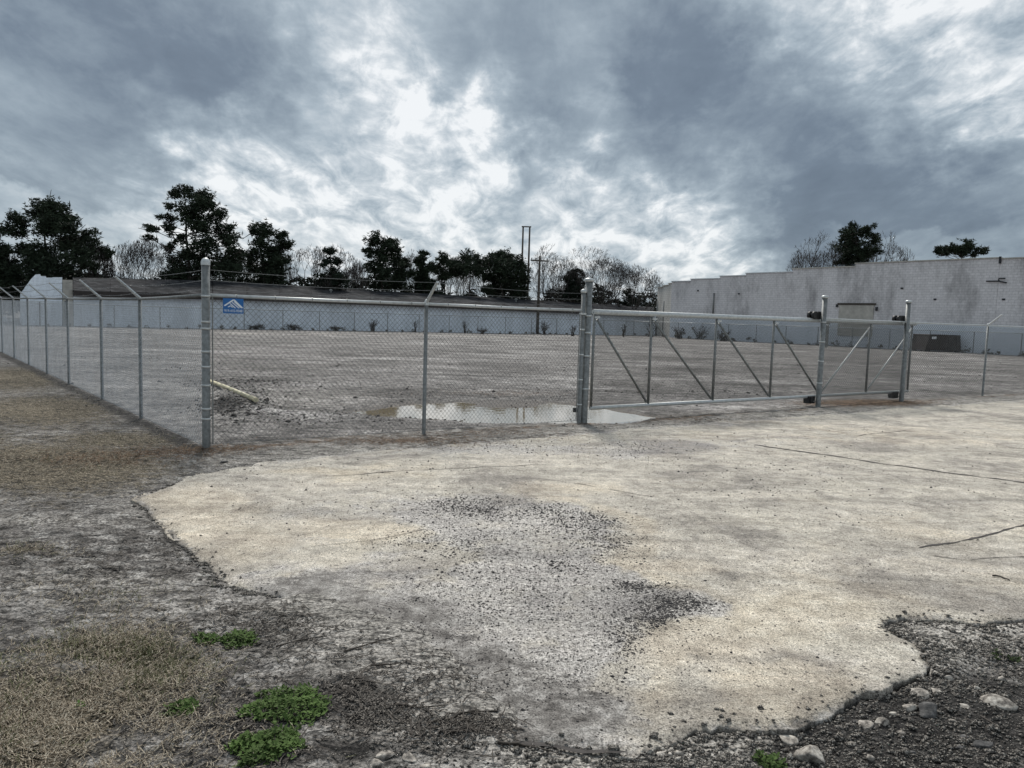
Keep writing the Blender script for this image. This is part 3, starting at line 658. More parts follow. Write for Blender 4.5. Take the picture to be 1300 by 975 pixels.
pts = sample(44000, [(60,900,150,75,4),(0,955,170,60,3),(150,830,95,35,2.6),(200,870,60,40,1),(60,590,170,36,2.6),(60,515,110,25,1.2),(20,478,80,14,.8),(150,556,110,12,.8),(-80,560,120,80,1),(40,700,60,8,.25),(120,760,130,20,.3),(230,930,60,30,.35)])
fl = fields(pts[:, 0], pts[:, 1]); ul = (pts[:, 0]-pA.x)*nL.x+(pts[:, 1]-pA.y)*nL.y; uy = -((pts[:, 0]-pA.x)*nF.x+(pts[:, 1]-pA.y)*nF.y)
k = (fl[0] < -.03) & (pts[:, 1] > 2.3) & ((ul > .1) | (uy < -.05)); pts = pts[k]
k = fbm(pts[:, 0], pts[:, 1], 3.0, 4, 95, .6) > RS.uniform(-.55, .30, len(pts)); pts = pts[k]
o_ = fbm(pts[:, 0], pts[:, 1], 2.6, 4, 96, .6) ; h1 = (o_*.6+.10+blob(pts[:, 0], pts[:, 1], 175, 828, 70, 22)*.3) > RS.rand(len(pts))
blades('dead_grass', pts[~h1], .02, .075, .0035, .6, M['straw'], 'dry tan and brown dead grass on the left verge')
blades('sparse_green_grass', pts[h1], .02, .07, .003, 1.0, M['olive'], 'dull olive grass mixed into the dead turf')
pts = sample(7000, [(520,561,110,7,1.6),(640,552,90,5,.7),(1100,513,90,4,1.6),(850,534,100,4,.6),(220,576,70,8,1.5),(130,583,90,9,1.2),(290,572,40,4,.7),(640,500,90,5,.6)])
blades('pine_straw', pts, .03, .09, .005, .35, M['straw2'], 'rusty pine straw drifted along the foot of the fence')
pts = sample(10500, [(420,880,95,45,3),(470,920,110,28,2),(330,800,110,30,1.8),(250,900,90,50,1.4),(600,925,50,12,1.0),(150,720,150,45,2.6),(210,690,60,45,1.2),(60,660,120,25,1.0),(120,620,110,15,.5),(560,860,60,30,.5),(300,780,70,20,.8),(350,950,100,30,1.2),(1150,930,150,30,.2)])
fl = fields(pts[:, 0], pts[:, 1]); k = (pts[:, 1] > 2.3) & ((fl[0] < -.03) | ((fl[1] > .5) & (fl[0] < .15))); pts = pts[k]
pts = pts[fbm(pts[:, 0], pts[:, 1], 2.4, 4, 97, .6) > RS.uniform(-.5, .35, len(pts))]
blades('twig_litter', pts, .010, .060, .0075, .16, M['debris'], 'bark chips and broken twig litter on the damp soil')
k = RS.choice(len(pts), 420, replace=False); blades('fallen_twigs', pts[k]+RS.normal(0, .05, (420, 2)), .06, .19, .0055, .12, M['stick'], 'thin fallen twigs lying over the bark litter', .008)

# individually visible twigs
def twig(pix, r, label, fork=True):
    P = []
    for q in pix:
        p = gz(*q); P.append(p+Vector((0, 0, r*1.1)))
    o = empty('twig', P[0], label, 'twig')
    mb = MB(); L = []
    for a, b2 in zip(P[:-1], P[1:]):
        for i in range(4): L.append(a.lerp(b2, i/4)+Vector((random.uniform(-1, 1), random.uniform(-1, 1), random.uniform(0, .6)))*r*.8)
    L.append(P[-1]); mb.tube(L, [r*(1-.5*i/len(L)) for i in range(len(L))], 6); mb.build('stem', M['stick'], o, True)
    if fork:
        m2 = MB(); k = len(L)//2; d = (P[-1]-P[0]).normalized(); s_ = Vector((-d.y, d.x, 0))*random.choice((-1, 1))
        m2.tube([L[k], L[k]+(d+s_*.8)*.04+Vector((0, 0, .004)), L[k]+(d+s_*.7)*.09], [r*.6, r*.5, r*.25], 5); m2.build('side_shoot', M['stick'], o, True)
twig([(438,828),(470,818),(510,808)], .004, 'long thin dark twig lying across the grey dirt below the slab')
twig([(350,822),(380,814),(415,808)], .004, 'dark twig just right of the small green weed tufts')
twig([(565,918),(585,908),(600,905),(632,905)], .006, 'bent dark twig on top of the bark litter heap at the slab edge')
twig([(632,945),(665,948),(700,956)], .006, 'dark root like stick at the bottom edge of the slab', False)
twig([(1260,732),(1270,733),(1282,738)], .006, 'short curved dark stick alone on the clean right part of the slab', False)
twig([(575,930),(590,925),(612,922)], .006, 'short thick twig low in the bark litter heap', False)
twig([(470,846),(490,845),(512,843)], .0045, 'short straight twig beside the white litter scrap', False)
twig([(500,895),(530,900),(565,897)], .004, 'pale brown twig stretched below the white litter scrap')

# ------------------------------------------------------------------ stones one can pick out
def rockmesh(r, seed, m_, nm='stone'):
    import bmesh
    bm = bmesh.new(); bmesh.ops.create_icosphere(bm, subdivisions=3, radius=1); rnd = random.Random(seed)
    pl = [(Vector((rnd.gauss(0, 1), rnd.gauss(0, 1), rnd.gauss(0, 1))).normalized(), rnd.uniform(.42, .85)) for _ in range(13)]
    for v in bm.verts:
        c = v.co.copy()
        for nn_, dd_ in pl:
            e = c.dot(nn_)-dd_
            if e > 0: c -= nn_*e*.92
        from mathutils import noise as mn
        c *= 1+.10*mn.noise(c*3+Vector((seed, 0, 0)))+.04*mn.noise(c*9)
        v.co = c
    for f_ in bm.faces: f_.smooth = True
    me = bpy.data.meshes.new(nm); bm.to_mesh(me); bm.free(); me.materials.append(m_)
    return me
def rock(px, py, wpx, hpx, label, m_='stone', nm='stone', group=None, cat='stone', depth=1.0):
    p = gz(px, py+hpx*.35); D = p.length; rw = wpx/2/F*D*1.05; rh = hpx/2/F*D*1.0
    o = mobj(nm, rockmesh(1, px+py, M[m_], nm)); o.scale = (rw, rw*.8*depth, rh); o.location = p+Vector((0, rw*.3, rh*.18)); o.rotation_euler = (0, 0, random.uniform(-.4, .4))
    return tag(o, label, cat, group)
rock(1034, 957, 42, 30, 'largest pale tilted stone at the bottom below the slab edge')
rock(1168, 881, 28, 14, 'pinkish flat stone just under the slab edge, left of a similar one')
rock(1190, 879, 22, 11, 'pale stone touching the right side of the pinkish flat stone')
rock(1155, 897, 22, 14, 'tan rounded stone below and left of the pinkish flat stone')
rock(1183, 902, 34, 22, 'large dark stone among the pale ones in the gravel verge', 'darkstone')
rock(1100, 920, 24, 17, 'mottled stone halfway between the largest stone and the tan one')
rock(1121, 916, 18, 12, 'small brown stone right beside the mottled stone')
rock(1268, 893, 40, 16, 'long low pale stone nearest the right edge of the verge')
rock(1228, 898, 22, 10, 'small flat pale stone left of the long low stone')
rock(1252, 946, 24, 14, 'dark rounded stone deep in the lower right verge', 'darkstone')
rock(1000, 938, 30, 12, 'flat pale stone above the largest stone at slab foot')
rock(487, 958, 28, 13, 'upper pale stone of the little cluster below the weeds')
rock(478, 969, 24, 14, 'lowest left white stone of the cluster at bottom centre')
rock(517, 963, 28, 9, 'long rounded white stone of the cluster at bottom centre')
rock(540, 973, 20, 10, 'small pale stone at the very bottom right of the cluster')
rock(1005, 958, 12, 16, 'narrow pale chip standing left of the largest stone')
for q in ((1135,905),(1210,915),(1080,945),(1160,955),(1225,935),(1290,920),(1205,860),(1220,948),(1105,962),(1145,930),(1275,862),(1240,872)):
    rock(q[0], q[1], random.uniform(9, 15), random.uniform(6, 9), 'small stone half sunk in the dark gravel verge at lower right', random.choice(('stone', 'darkstone')), 'small_stone', 'small stones in the gravel verge')
rock(283, 586, 12, 5, 'small dark lump of mud on the ground in front of the corner post', 'darkstone', 'mud_lump', None, 'mud lump')
rock(45, 944, 12, 6, 'white litter scrap in the dead grass at bottom left', 'stone', 'litter_scrap', None, 'litter')
rock(170, 919, 7, 5, 'tiny white litter scrap left of the green weed tuft', 'stone', 'litter_scrap', None, 'litter')
rock(482, 840, 11, 7, 'round white litter scrap in the grey dirt left of a bluish one', 'stone', 'litter_scrap', None, 'litter')
rock(502, 838, 17, 5, 'flat pale bluish litter scrap right of the round white one', 'stone', 'litter_scrap', None, 'litter')
# broken slab pieces under the front lip
def chunk(pix, th, z0, label):
    P = [G(*q, z0) for q in pix]; mb = MB(); mb.prism([p-Vector((0, 0, th)) for p in P], (0, 0, th))
    o = mb.build('concrete_piece', M['concrete']); tag(o, label, 'concrete piece')
    bv_ = o.modifiers.new('b', 'BEVEL'); bv_.width = .008; bv_.segments = 2
    a = o.data.color_attributes.new('m1', 'FLOAT_COLOR', 'POINT')
    for d_ in a.data: d_.color = (.3, .35, .3, 1)
    a = o.data.color_attributes.new('m2', 'FLOAT_COLOR', 'POINT')
    for d_ in a.data: d_.color = (.25, 0, 0, 1)
chunk([(800,966),(838,950),(872,938),(893,944),(880,962),(850,985)], .05, -.045, 'broken concrete piece left of two others under the front lip')
chunk([(897,943),(930,938),(952,950),(963,962),(930,972),(890,962)], .05, -.055, 'broken concrete piece right of the others under the front lip')
chunk([(852,987),(884,965),(925,975),(915,992),(880,1000)], .05, -.06, 'broken concrete piece lowest of three at the bottom edge')
chunk([(1092,868),(1112,864),(1135,868),(1120,877),(1098,876)], .05, .006, 'small cracked fragment loosened from the slab above the verge')
# ------------------------------------------------------------------ weeds
def weed(px, py, wpx, hpx, label, nl):
    c = gz(px, py); D = c.length; rx = wpx/2/F*D; rh = max(.03, hpx/F*D*.35); o = empty('weed', c, label, 'weed')
    n_ = nl; a = RS.rand(n_)*6.28; rr = np.sqrt(RS.rand(n_))*rx*1.12; x = c.x+rr*np.cos(a); y = c.y+rr*np.sin(a)*(hpx/wpx*2.1)
    zc = top_h(x, y); gt = fbm(x, y, 16, 3, int(px), .6); zt = zc+np.maximum(.004, rh*(.35+.65*np.clip(.5+gt*1.4, 0, 1))*(1-(rr/rx)**2*.8)*RS.uniform(.15, 1.0, n_)); kp_ = (gt+.55) > (rr/rx)**2*.75; x, y, zc, zt = x[kp_], y[kp_], zc[kp_], zt[kp_]; n_ = len(x)
    L = RS.uniform(.006, .026, n_); b_ = RS.rand(n_)*6.28; tl = RS.uniform(-.3, .9, n_)
    dx, dy, dz = np.cos(b_)*np.cos(tl)*L, np.sin(b_)*np.cos(tl)*L, np.sin(tl)*L; wx, wy = -np.sin(b_)*L*.32, np.cos(b_)*L*.32
    V = np.stack([np.stack([x, y, zt], 1), np.stack([x+dx*.5+wx, y+dy*.5+wy, zt+dz*.7], 1), np.stack([x+dx, y+dy, zt+dz], 1), np.stack([x+dx*.5-wx, y+dy*.5-wy, zt+dz*.5], 1)], 1).reshape(-1, 3)-np.array(c)
    FF = (np.array([0, 1, 2, 3])[None]+(np.arange(n_)*4)[:, None]); lo = mobj('leaves', npmesh('leaves', V, FF, M['weed']), o); lo['kind'] = 'stuff'
    k = min(60, n_//12); mb = MB()
    for i in range(k): mb.tube([Vector((x[i], y[i], zc[i])), Vector((x[i]+.004, y[i], zt[i]))], .0012, 3, False)
    st_ = mb.build('stems', M['weed'], o); st_['kind'] = 'stuff'
weed(364, 900, 112, 50, 'largest bright green weed clump beside the twig litter', 3600)
weed(335, 952, 92, 40, 'green weed clump at the bottom edge below the largest one', 3000)
weed(302, 816, 46, 24, 'green weed tuft right of its smaller neighbour near slab edge', 1100)
weed(262, 813, 34, 16, 'smaller green weed tuft left of its neighbour near slab edge', 600)
weed(230, 903, 48, 20, 'low green weed tuft between dead grass and largest clump', 900)
weed(975, 968, 34, 22, 'small weed growing left of the largest stone at the bottom', 420)
weed(1272, 838, 40, 12, 'thin weed patch on the verge near right edge', 250)
weed(98, 900, 10, 8, 'single tiny green sprout in the dead grass', 40)

# ------------------------------------------------------------------ chain link
def linkmesh(wd, ht, pitch=.0707, r=.0022):
    V = []; Fc = []
    for fam, sgn, yy in ((0, 1, .0018), (1, -1, -.0018)):
        u = -ht if sgn > 0 else 0
        end = wd if sgn > 0 else wd+ht
        while u < end:
            # line x = u + sgn*z
            z0, z1 = 0.0, ht
            if sgn > 0: z0 = max(z0, -u); z1 = min(z1, wd-u)
            else: z0 = max(z0, u-wd); z1 = min(z1, u)
            if z1-z0 > .01:
                a = (u+sgn*z0, z0); b_ = (u+sgn*z1, z1); k = len(V); px_, pz_ = sgn*.7071*-1, .7071
                for (xx, zz_) in (a, b_):
                    for an in (90, 210, 330):
                        ca, sa = math.cos(R(an))*r, math.sin(R(an))*r
                        V.append((xx+ca*px_, yy+sa, zz_+ca*pz_))
                for i in range(3):
                    j = (i+1) % 3; Fc.append((k+i, k+j, k+3+j, k+3+i))
            u += pitch
    return npmesh('chain_link', V, Fc, M['wire'])
LM = linkmesh(3.05, 1.75)
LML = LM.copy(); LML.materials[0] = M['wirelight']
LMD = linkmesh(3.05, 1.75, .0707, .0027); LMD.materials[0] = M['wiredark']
LMF = linkmesh(3.05, 1.55, .0707, .0021)
def panel(parent, P, Q, z0=.04, me=None, h=1.0, nm='mesh_panel'):
    me = me or LM; o = bpy.data.objects.new(nm, me); link(o); o.parent = parent
    d = Q-P; o.location = P+Vector((0, 0, z0))-Vector(parent.location); o.rotation_euler = (0, 0, math.atan2(d.y, d.x)); o.scale = (d.length/3.05, 1, h)
    return o
def post(parent, P, h, r, nm='post', cap='dome', m_='steel'):
    P = Vector((P.x, P.y, 0)); mb = MB(); mb.lathe(P+Vector((0, 0, -.15)), [(r, 0), (r, h+.15)], 18); o = mb.build(nm, M[m_], parent, True)
    if cap:
        mc = MB()
        if cap == 'dome': mc.lathe(P+Vector((0, 0, h-.03)), [(r*1.1, 0), (r*1.12, .04), (r*.9, .065), (r*.5, .082), (r*.05, .088)], 18)
        else: mc.lathe(P+Vector((0, 0, h-.03)), [(r*1.1, 0), (r*1.35, .01), (r*1.38, .035), (r*1.0, .055), (r*.1, .062)], 18)
        c_ = mc.build('post_cap', M['steel_bright'], None, True); c_.parent = o
        c_.matrix_parent_inverse = Matrix.Identity(4); c_.location = -Vector(parent.location) if False else (0, 0, 0)
        c_.matrix_parent_inverse = Matrix.Translation((0, 0, 0))
    return o
def band(parent, P, z, r):
    mb = MB(); mb.lathe(Vector((P.x, P.y, z)), [(r*1.0, 0), (r*1.14, .001), (r*1.14, .024), (r*1.0, .025)], 16)
    mb.box(Vector((P.x, P.y, z+.012))+nF*(-r*1.2)+uF*(r*.6), (.05, .012, .02), uF)
    return mb.build('tension_band', M['steel_bright'], parent, True)
def arm(parent, P, z, out, L=.42, m_='steel_bright'):
    a = Vector((P.x, P.y, z)); b_ = a+(out*.72+Vector((0, 0, .70)))*L
    mb = MB(); mb.tube([a-Vector((0, 0, .05)), a+Vector((0, 0, .02)), b_], [.024, .024, .018], 6); mb.build('barbed_wire_arm', M[m_], parent)
    return a, b_
def strand(parent, pts, sag=.025, bar=True):
    mb = MB(); L = []
    for a, b_ in zip(pts[:-1], pts[1:]):
        n_ = 8
        for i in range(n_): t = i/n_; L.append(a.lerp(b_, t)-Vector((0, 0, sag*4*t*(1-t))))
    L.append(pts[-1]); mb.tube(L, .0024, 4, False)
    if bar:
        acc_ = 0
        for a, b_ in zip(L[:-1], L[1:]):
            k = int((b_-a).length/.125)
            for i in range(k):
                p = a.lerp(b_, (i+.5)/max(k, 1)); r1 = Vector((random.uniform(-1, 1), random.uniform(-1, 1), random.uniform(-1, 1))).normalized()*.016
                mb.tube([p-r1, p+r1], .0016, 3, False)
    mb.build('barbed_wire', M['wire'], parent)
Z1 = Vector((0, 0, 1))
def rail(parent, P, Q, z0, z1, r=.021, nm='top_rail', m_='steel_bright'):
    mb = MB(); mb.tube([P+Z1*z0, P.lerp(Q, .5)+Z1*((z0+z1)/2-.006), Q+Z1*z1], r, 10); return mb.build(nm, M[m_], parent, True)
# front fence, corner post to gate
ff = empty('chain_link_fence', (pA.x, pA.y, 0), 'front chain link fence from the tall corner post to the gate, blue sign on it', 'fence')
post(ff, pA, 2.2, .047, 'corner_post'); post(ff, pB, 1.83, .027, 'line_post', 'dome'); post(ff, pC, 2.12, .036, 'end_post', 'flat')
rail(ff, pA, pB, 1.825, 1.82); rail(ff, pB, pC, 1.82, 1.815)
for a_t, b_t in ((pA, pB), (pB, pC)):
    for t_ in np.arange(.12, .95, .16):
        q = a_t.lerp(b_t, float(t_))+Z1*1.822; mb = MB(); mb.tube([q-uF*.004, q+uF*.004], .0245, 8); mb.tube([q-Z1*.02-nF*.02, q-Z1*.06+nF*.004+uF*.015], .0025, 4); mb.build('tie_wire', M['steel'], ff)
panel(ff, pA, pB); panel(ff, pB, pC)
for z_ in (.35, .75, 1.15, 1.5, 1.8): band(ff, pA, z_, .047)
for z_ in (.3, .7, 1.1, 1.5): band(ff, pC, z_, .036)
aB = arm(ff, pB, 1.82, nF)
for q in (0, 1, 2):
    t = (.98, .62, .26)[q]; zc = (2.12, 2.0, 1.9)[q]
    strand(ff, [pA+Z1*zc, aB[0].lerp(aB[1], t), pC+Z1*(2.08, 1.99, 1.90)[q]])
mb = MB(); mb.tube([pA+Z1*.06, pC+Z1*.06], .0028, 4); mb.build('tension_wire', M['wire'], ff)
mb = MB(); mb.box(pA+uF*.075+Z1*.93, (.014, .006, 1.75), uF); mb.build('tension_bar', M['steel'], ff)
mb = MB(); mb.box(pC-uF*.06+Z1*.93, (.014, .006, 1.75), uF); mb.build('tension_bar', M['steel'], ff)
# catch bracket on the end post
mb = MB(); mb.box(pC+Z1*.22-uF*.02-nF*.06, (.09, .05, .07), uF); mb.build('gate_catch', M['black'], ff)
mb = MB(); mb.box(pC+Z1*1.76+nF*.03-uF*.03, (.12, .04, .025), uF); mb.build('gate_catch', M['steel_bright'], ff)
# side fence running away on the left
sf = empty('chain_link_fence', (pA.x, pA.y, 0)+Vector((0, 0, 0)) if False else Vector((pA.x-.01, pA.y+.01, 0)), 'left side chain link fence running away from the corner post, barbed wire leaning outward', 'fence')
LP = [G(180, 531), G(127, 508), G(88, 488), G(60, 475)]
LP = [pA+uL*((p-pA).dot(uL)) for p in LP]; step = 2.95
while len(LP) < 14: LP.append(LP[-1]+uL*step)
zs = [1.825]+[1.775]*len(LP); prev = pA
tips = [[pA+Z1*2.12], [pA+Z1*2.0], [pA+Z1*1.9]]
for i, p in enumerate(LP):
    post(sf, p, 1.76, .026, 'line_post', None)
    a = arm(sf, p, 1.77, nL, .45)
    for q, t in enumerate((.98, .62, .26)): tips[q].append(a[0].lerp(a[1], t))
    rail(sf, prev, p, zs[i], zs[i+1], m_='steel'); panel(sf, prev, p, me=LML, h=.97, z0=.02); prev = p
for q in range(3): strand(sf, tips[q], .03)
mb = MB(); mb.tube([pA+Z1*.03, LP[-1]+Z1*.03], .004, 4); mb.build('tension_wire', M['wire'], sf)
for z_ in (.45, .95, 1.4): band(sf, pA, z_+.02, .0472)
# right-hand fence, behind which the gate slides
rf_ = empty('chain_link_fence', (pE.x, pE.y, 0), 'front chain link fence right of the gate opening, with one leaning arm', 'fence')
prev = pE
for i, (p, zr) in enumerate(((pF, 1.835), (pH, 1.83), (pI, 1.83), (pJ, 1.83), (pK, 1.83))):
    if i: post(rf_, p, 1.83, .027, 'line_post', 'dome')
    rail(rf_, prev, p, 1.84 if i == 0 else 1.83, zr, .018); panel(rf_, prev, p, me=LMD); prev = p
    if i:
        a = arm(rf_, p, 1.82, nF)
# gate posts
def gpost(P, lab, h, r):
    o = empty('gate_post', (P.x, P.y, 0), lab, 'post'); post(o, P, h, r, 'pipe', 'flat')
    return o
gD = gpost(pD, 'thick gate latch post standing at the right end of the puddle', 2.30, .057)
gE = gpost(pE, 'thick middle gate post with black rollers, where the gate opening ends', 2.28, .052)
gFp = gpost(pF, 'rearmost gate roller post behind the chain link right of the middle one', 2.30, .052)
for z_ in (.55, 1.08, 1.45, 1.72): band(gD, pD, z_, .057)
for z_ in (.5, .95, 1.35, 1.75): band(gE, pE, z_, .052)
def rollers(o, P):
    c = P-nF*.13
    for s_ in (-1, 1):
        for q in (-.19, -.08):
            mb = MB(); cc = c+uF*q+Z1*1.90+nF*(s_*.05)
            mb.tube([cc-nF*.03, cc+nF*.03], .078, 14); mb.build('roller', M['black'], o, True)
    mb = MB(); mb.box(c+uF*(-.13)+Z1*1.93, (.24, .06, .05), uF); mb.build('roller_bracket', M['black'], o)
    mb = MB(); mb.box(c+uF*(-.01)+Z1*1.90, (.04, .2, .16), uF); mb.build('mount_plate', M['steel'], o)
    mb = MB(); mb.box(c+uF*(-.12)+Z1*.16, (.2, .13, .15), uF); mb.tube([c+uF*(-.14)+Z1*.16-nF*.085, c+uF*(-.14)+Z1*.16+nF*.085], .06, 12); mb.build('guide_wheel_cover', M['black'], o)
    mb = MB(); mb.tube([c+uF*(-.14)+Z1*.13+nF*.07, c+uF*(.05)+Z1*.13+nF*.1], .012, 6); mb.build('axle', M['steel'], o)
rollers(gE, pE); rollers(gFp, pF)
# sliding gate
gp = pD-nF*.13; ug = uF; gate = empty('cantilever_gate', (gp.x, gp.y, 0), 'long galvanised sliding gate with diagonal braces and mesh', 'gate')
def gx(px, py):                            # distance along the gate of a photo point
    q = PL(px, py, gp, ug); return (q-gp).dot(ug)
g0 = gx(751, 460); gl = gx(1043, 460); gend = gx(1158, 460)
def gpnt(u_, z_): return Vector((gp.x, gp.y, 0))+ug*u_+Z1*z_
TOPZ = 1.80; BOTZ = .225
mb = MB(); mb.tube([gpnt(g0, TOPZ), gpnt(gend, TOPZ)], .044, 14); mb.build('top_beam', M['steel_bright'], gate, True)
mb = MB(); mb.tube([gpnt(g0, BOTZ), gpnt(gend-.1, BOTZ)], .033, 12); mb.build('bottom_rail', M['steel_bright'], gate, True)
ups = [g0+.02, gx(825, 460), gx(907, 460), gx(980, 455), gl, gx(1102, 455), gend-.12]
for i, u_ in enumerate(ups):
    mb = MB(); mb.tube([gpnt(u_, BOTZ), gpnt(u_, TOPZ)], .024, 10); mb.build('upright', M['steel'], gate, True)
for i in range(4):
    mb = MB(); mb.tube([gpnt(ups[i]+.06, TOPZ-.12), gpnt(ups[i+1]-.05, BOTZ+.06)], .021, 8); mb.build('diagonal_brace', M['steel'], gate, True)
for a_, b_ in ((4, 5), (5, 6)):
    mb = MB(); mb.tube([gpnt(ups[b_]-.02, TOPZ-.12), gpnt(ups[a_]+.03, BOTZ+.06)], .017, 8); mb.build('diagonal_brace', M['steel_bright'], gate, True)
for i in range(6):
    panel(gate, gpnt(ups[i], 0)-nF*.03, gpnt(ups[i+1], 0)-nF*.03, z0=.23, me=LMD, h=(TOPZ-.25)/1.75)
    mb = MB(); mb.box(gpnt(ups[i]+.04, TOPZ-.085)+nF*.02, (.10, .05, .03), ug); mb.build('brace_band', M['steel_bright'], gate)
mb = MB(); mb.box(gpnt(gl+.13, 1.50), (.09, .012, .52), ug); mb.build('stop_plate', M['steel'], gate)

# sign wired to the front fence
fp = pA+nF*.03
a_ = PL(283, 378.5, fp, uF); b_ = PL(309, 397.5, fp, uF); su0 = (a_-fp).dot(uF); su1 = (b_-fp).dot(uF); sz1 = PL(296, 379, fp, uF).z; sz0 = PL(296, 398, fp, uF).z
sw = su1-su0; sh = sz1-sz0; sc = fp+uF*su0; sign = empty('fence_sign', sc+Z1*sz0, 'small blue sign with white mountain logo on the front fence', 'sign')
mb = MB(); mb.box(fp+uF*(su0+sw/2)+Z1*(sz0+sh/2)+nF*.004, (sw, .004, sh), uF); mb.build('panel', M['blue'], sign)
def sp(u_, v_, k=.0085): q = fp+uF*(su0+sw*u_)+Z1*(sz0+sh*v_)+nF*k; return q
mb = MB()
def stroke(a, b2, wd):
    d = (b2[0]-a[0], b2[1]-a[1]); l = math.hypot(*d); nx, ny = -d[1]/l*wd/2, d[0]/l*wd/2
    mb.prism([sp(a[0]-nx, a[1]-ny), sp(b2[0]-nx, b2[1]-ny), sp(b2[0]+nx, b2[1]+ny), sp(a[0]+nx, a[1]+ny)], nF*.001)
stroke((.06, .50), (.52, .92), .085); stroke((.52, .92), (.94, .38), .085)
stroke((.44, .74), (.78, .36), .055); stroke((.34, .66), (.60, .36), .055); stroke((.24, .42), (.36, .52), .05); stroke((.36, .52), (.46, .40), .045); stroke((.53, .80), (.86, .40), .05)
mb.build('mountain_logo', M['signwhite'], sign)
tcv = bpy.data.curves.new('txt', 'FONT'); tcv.body = '919-410-9048'; tcv.size = sh*.26; tcv.align_x = 'CENTER'
to = bpy.data.objects.new('t', tcv); link(to); dg = bpy.context.evaluated_depsgraph_get(); tm = bpy.data.meshes.new_from_object(to.evaluated_get(dg)); bpy.data.objects.remove(to)
xs = [v.co.x for v in tm.vertices]; kx = sw*.88/(max(xs)-min(xs)); ky = 1.0
for v in tm.vertices:
    q = fp+uF*(su0+sw*.5+v.co.x*kx)+Z1*(sz0+sh*.09+v.co.y*ky)+nF*.009-Vector(sign.location); v.co = q
tm.materials.clear(); tm.materials.append(M['signwhite']); mobj('phone_number', tm, sign)

# pipe lying on the mound
a = gz(262, 486)+Z1*.07; b2 = gz(325, 512)+Z1*.06
o = empty('plastic_pipe', b2, 'cream plastic pipe lying on the dirt mound behind the fence', 'pipe')
mb = MB(); mb.tube([a, a.lerp(b2, .5)+Z1*.01, b2], .038, 12); mb.build('tube', M['pipe'], o, True)
d = (b2-a).normalized(); mb = MB(); mb.tube([b2-d*.09, b2+d*.002], .043, 12); mb.build('collar', M['pipe'], o, True)

# ------------------------------------------------------------------ rear fences
bf = empty('chain_link_fence', farA, 'far chain link fence in front of the long white building', 'fence')
k0 = farA; posts_px = [(310, 417)]
def onW(px): d_ = ray(px, 410); n_ = Vector((-uW.y, uW.x, 0)); t = farA.dot(n_)/(d_.x*n_.x+d_.y*n_.y); return Vector((d_.x*t, d_.y*t, 0))
s0 = onW(310); cornW = onW(805); t1 = (cornW-s0).dot(uW); ks = [s0+uW*(3.05*i) for i in range(-9, int(t1/3.05)+1)]+[cornW]
FH = 1.62
for i, p in enumerate(ks):
    mb = MB(); mb.tube([p, p+Z1*FH], .03, 6); mb.build('line_post', M['steel'], bf)
    if i: rail(bf, ks[i-1], p, FH, FH, .02, m_='steel'); panel(bf, ks[i-1], p, me=LMF)
rf2 = empty('chain_link_fence', cornW, 'rear right chain link fence in front of the painted block building', 'fence')
e1 = rb1+nB*1.6+uB*14; L_ = (e1-cornW); nseg = int(L_.length/3.05); uR = L_.normalized()
for i in range(nseg+1):
    p = cornW+uR*(L_.length*i/nseg); p.z = 0
    if i: mb = MB(); mb.tube([p, p+Z1*FH], .03, 6); mb.build('line_post', M['steel'], rf2); rail(rf2, pp, p, FH, FH, .028); panel(rf2, pp, p, me=LMF)
    pp = p

# ------------------------------------------------------------------ white low building
wA = farA-nW*3.0; angW = math.atan2(uW.y, uW.x)
M['white'] = blockwall('white_painted_block', (.80, .86, .93), (.78, .84, .91), (.72, .78, .85), angW, None, .22)
m, n, b, P = mat('dark_roofing')
f = n.noise(P, 1.2, 6, .7); n.l(n.ramp(f, [(.38, (.012, .0125, .014)), (.5, (.026, .027, .030)), (.62, (.06, .06, .064))]), b.inputs['Base Color']); b.inputs['Specular IOR Level'].default_value = .08; b.inputs['Roughness'].default_value = .95; M['roof'] = m
def PW(px, py, off=0): return PL(px, py, wA-nW*off, uW)
lb = empty('low_building', PW(300, 417).xy.to_3d(), 'long low white block building with dark roof behind the far fence', 'building')
tops = [(93, 370.5), (180, 372), (270, 375), (400, 380), (560, 386), (745, 395), (900, 402)]
for (a, b2) in zip(tops[:-1], tops[1:]):
    p, q = PW(*a), PW(*b2); mb = MB()
    mb.prism([Vector((p.x, p.y, -.1)), Vector((q.x, q.y, -.1)), q, p], -nW*.3)
    mb.build('wall', M['white'], lb)
    # roof slope with visible eave
    rp, rq = p+nW*.45-Z1*.02, q+nW*.45-Z1*.02
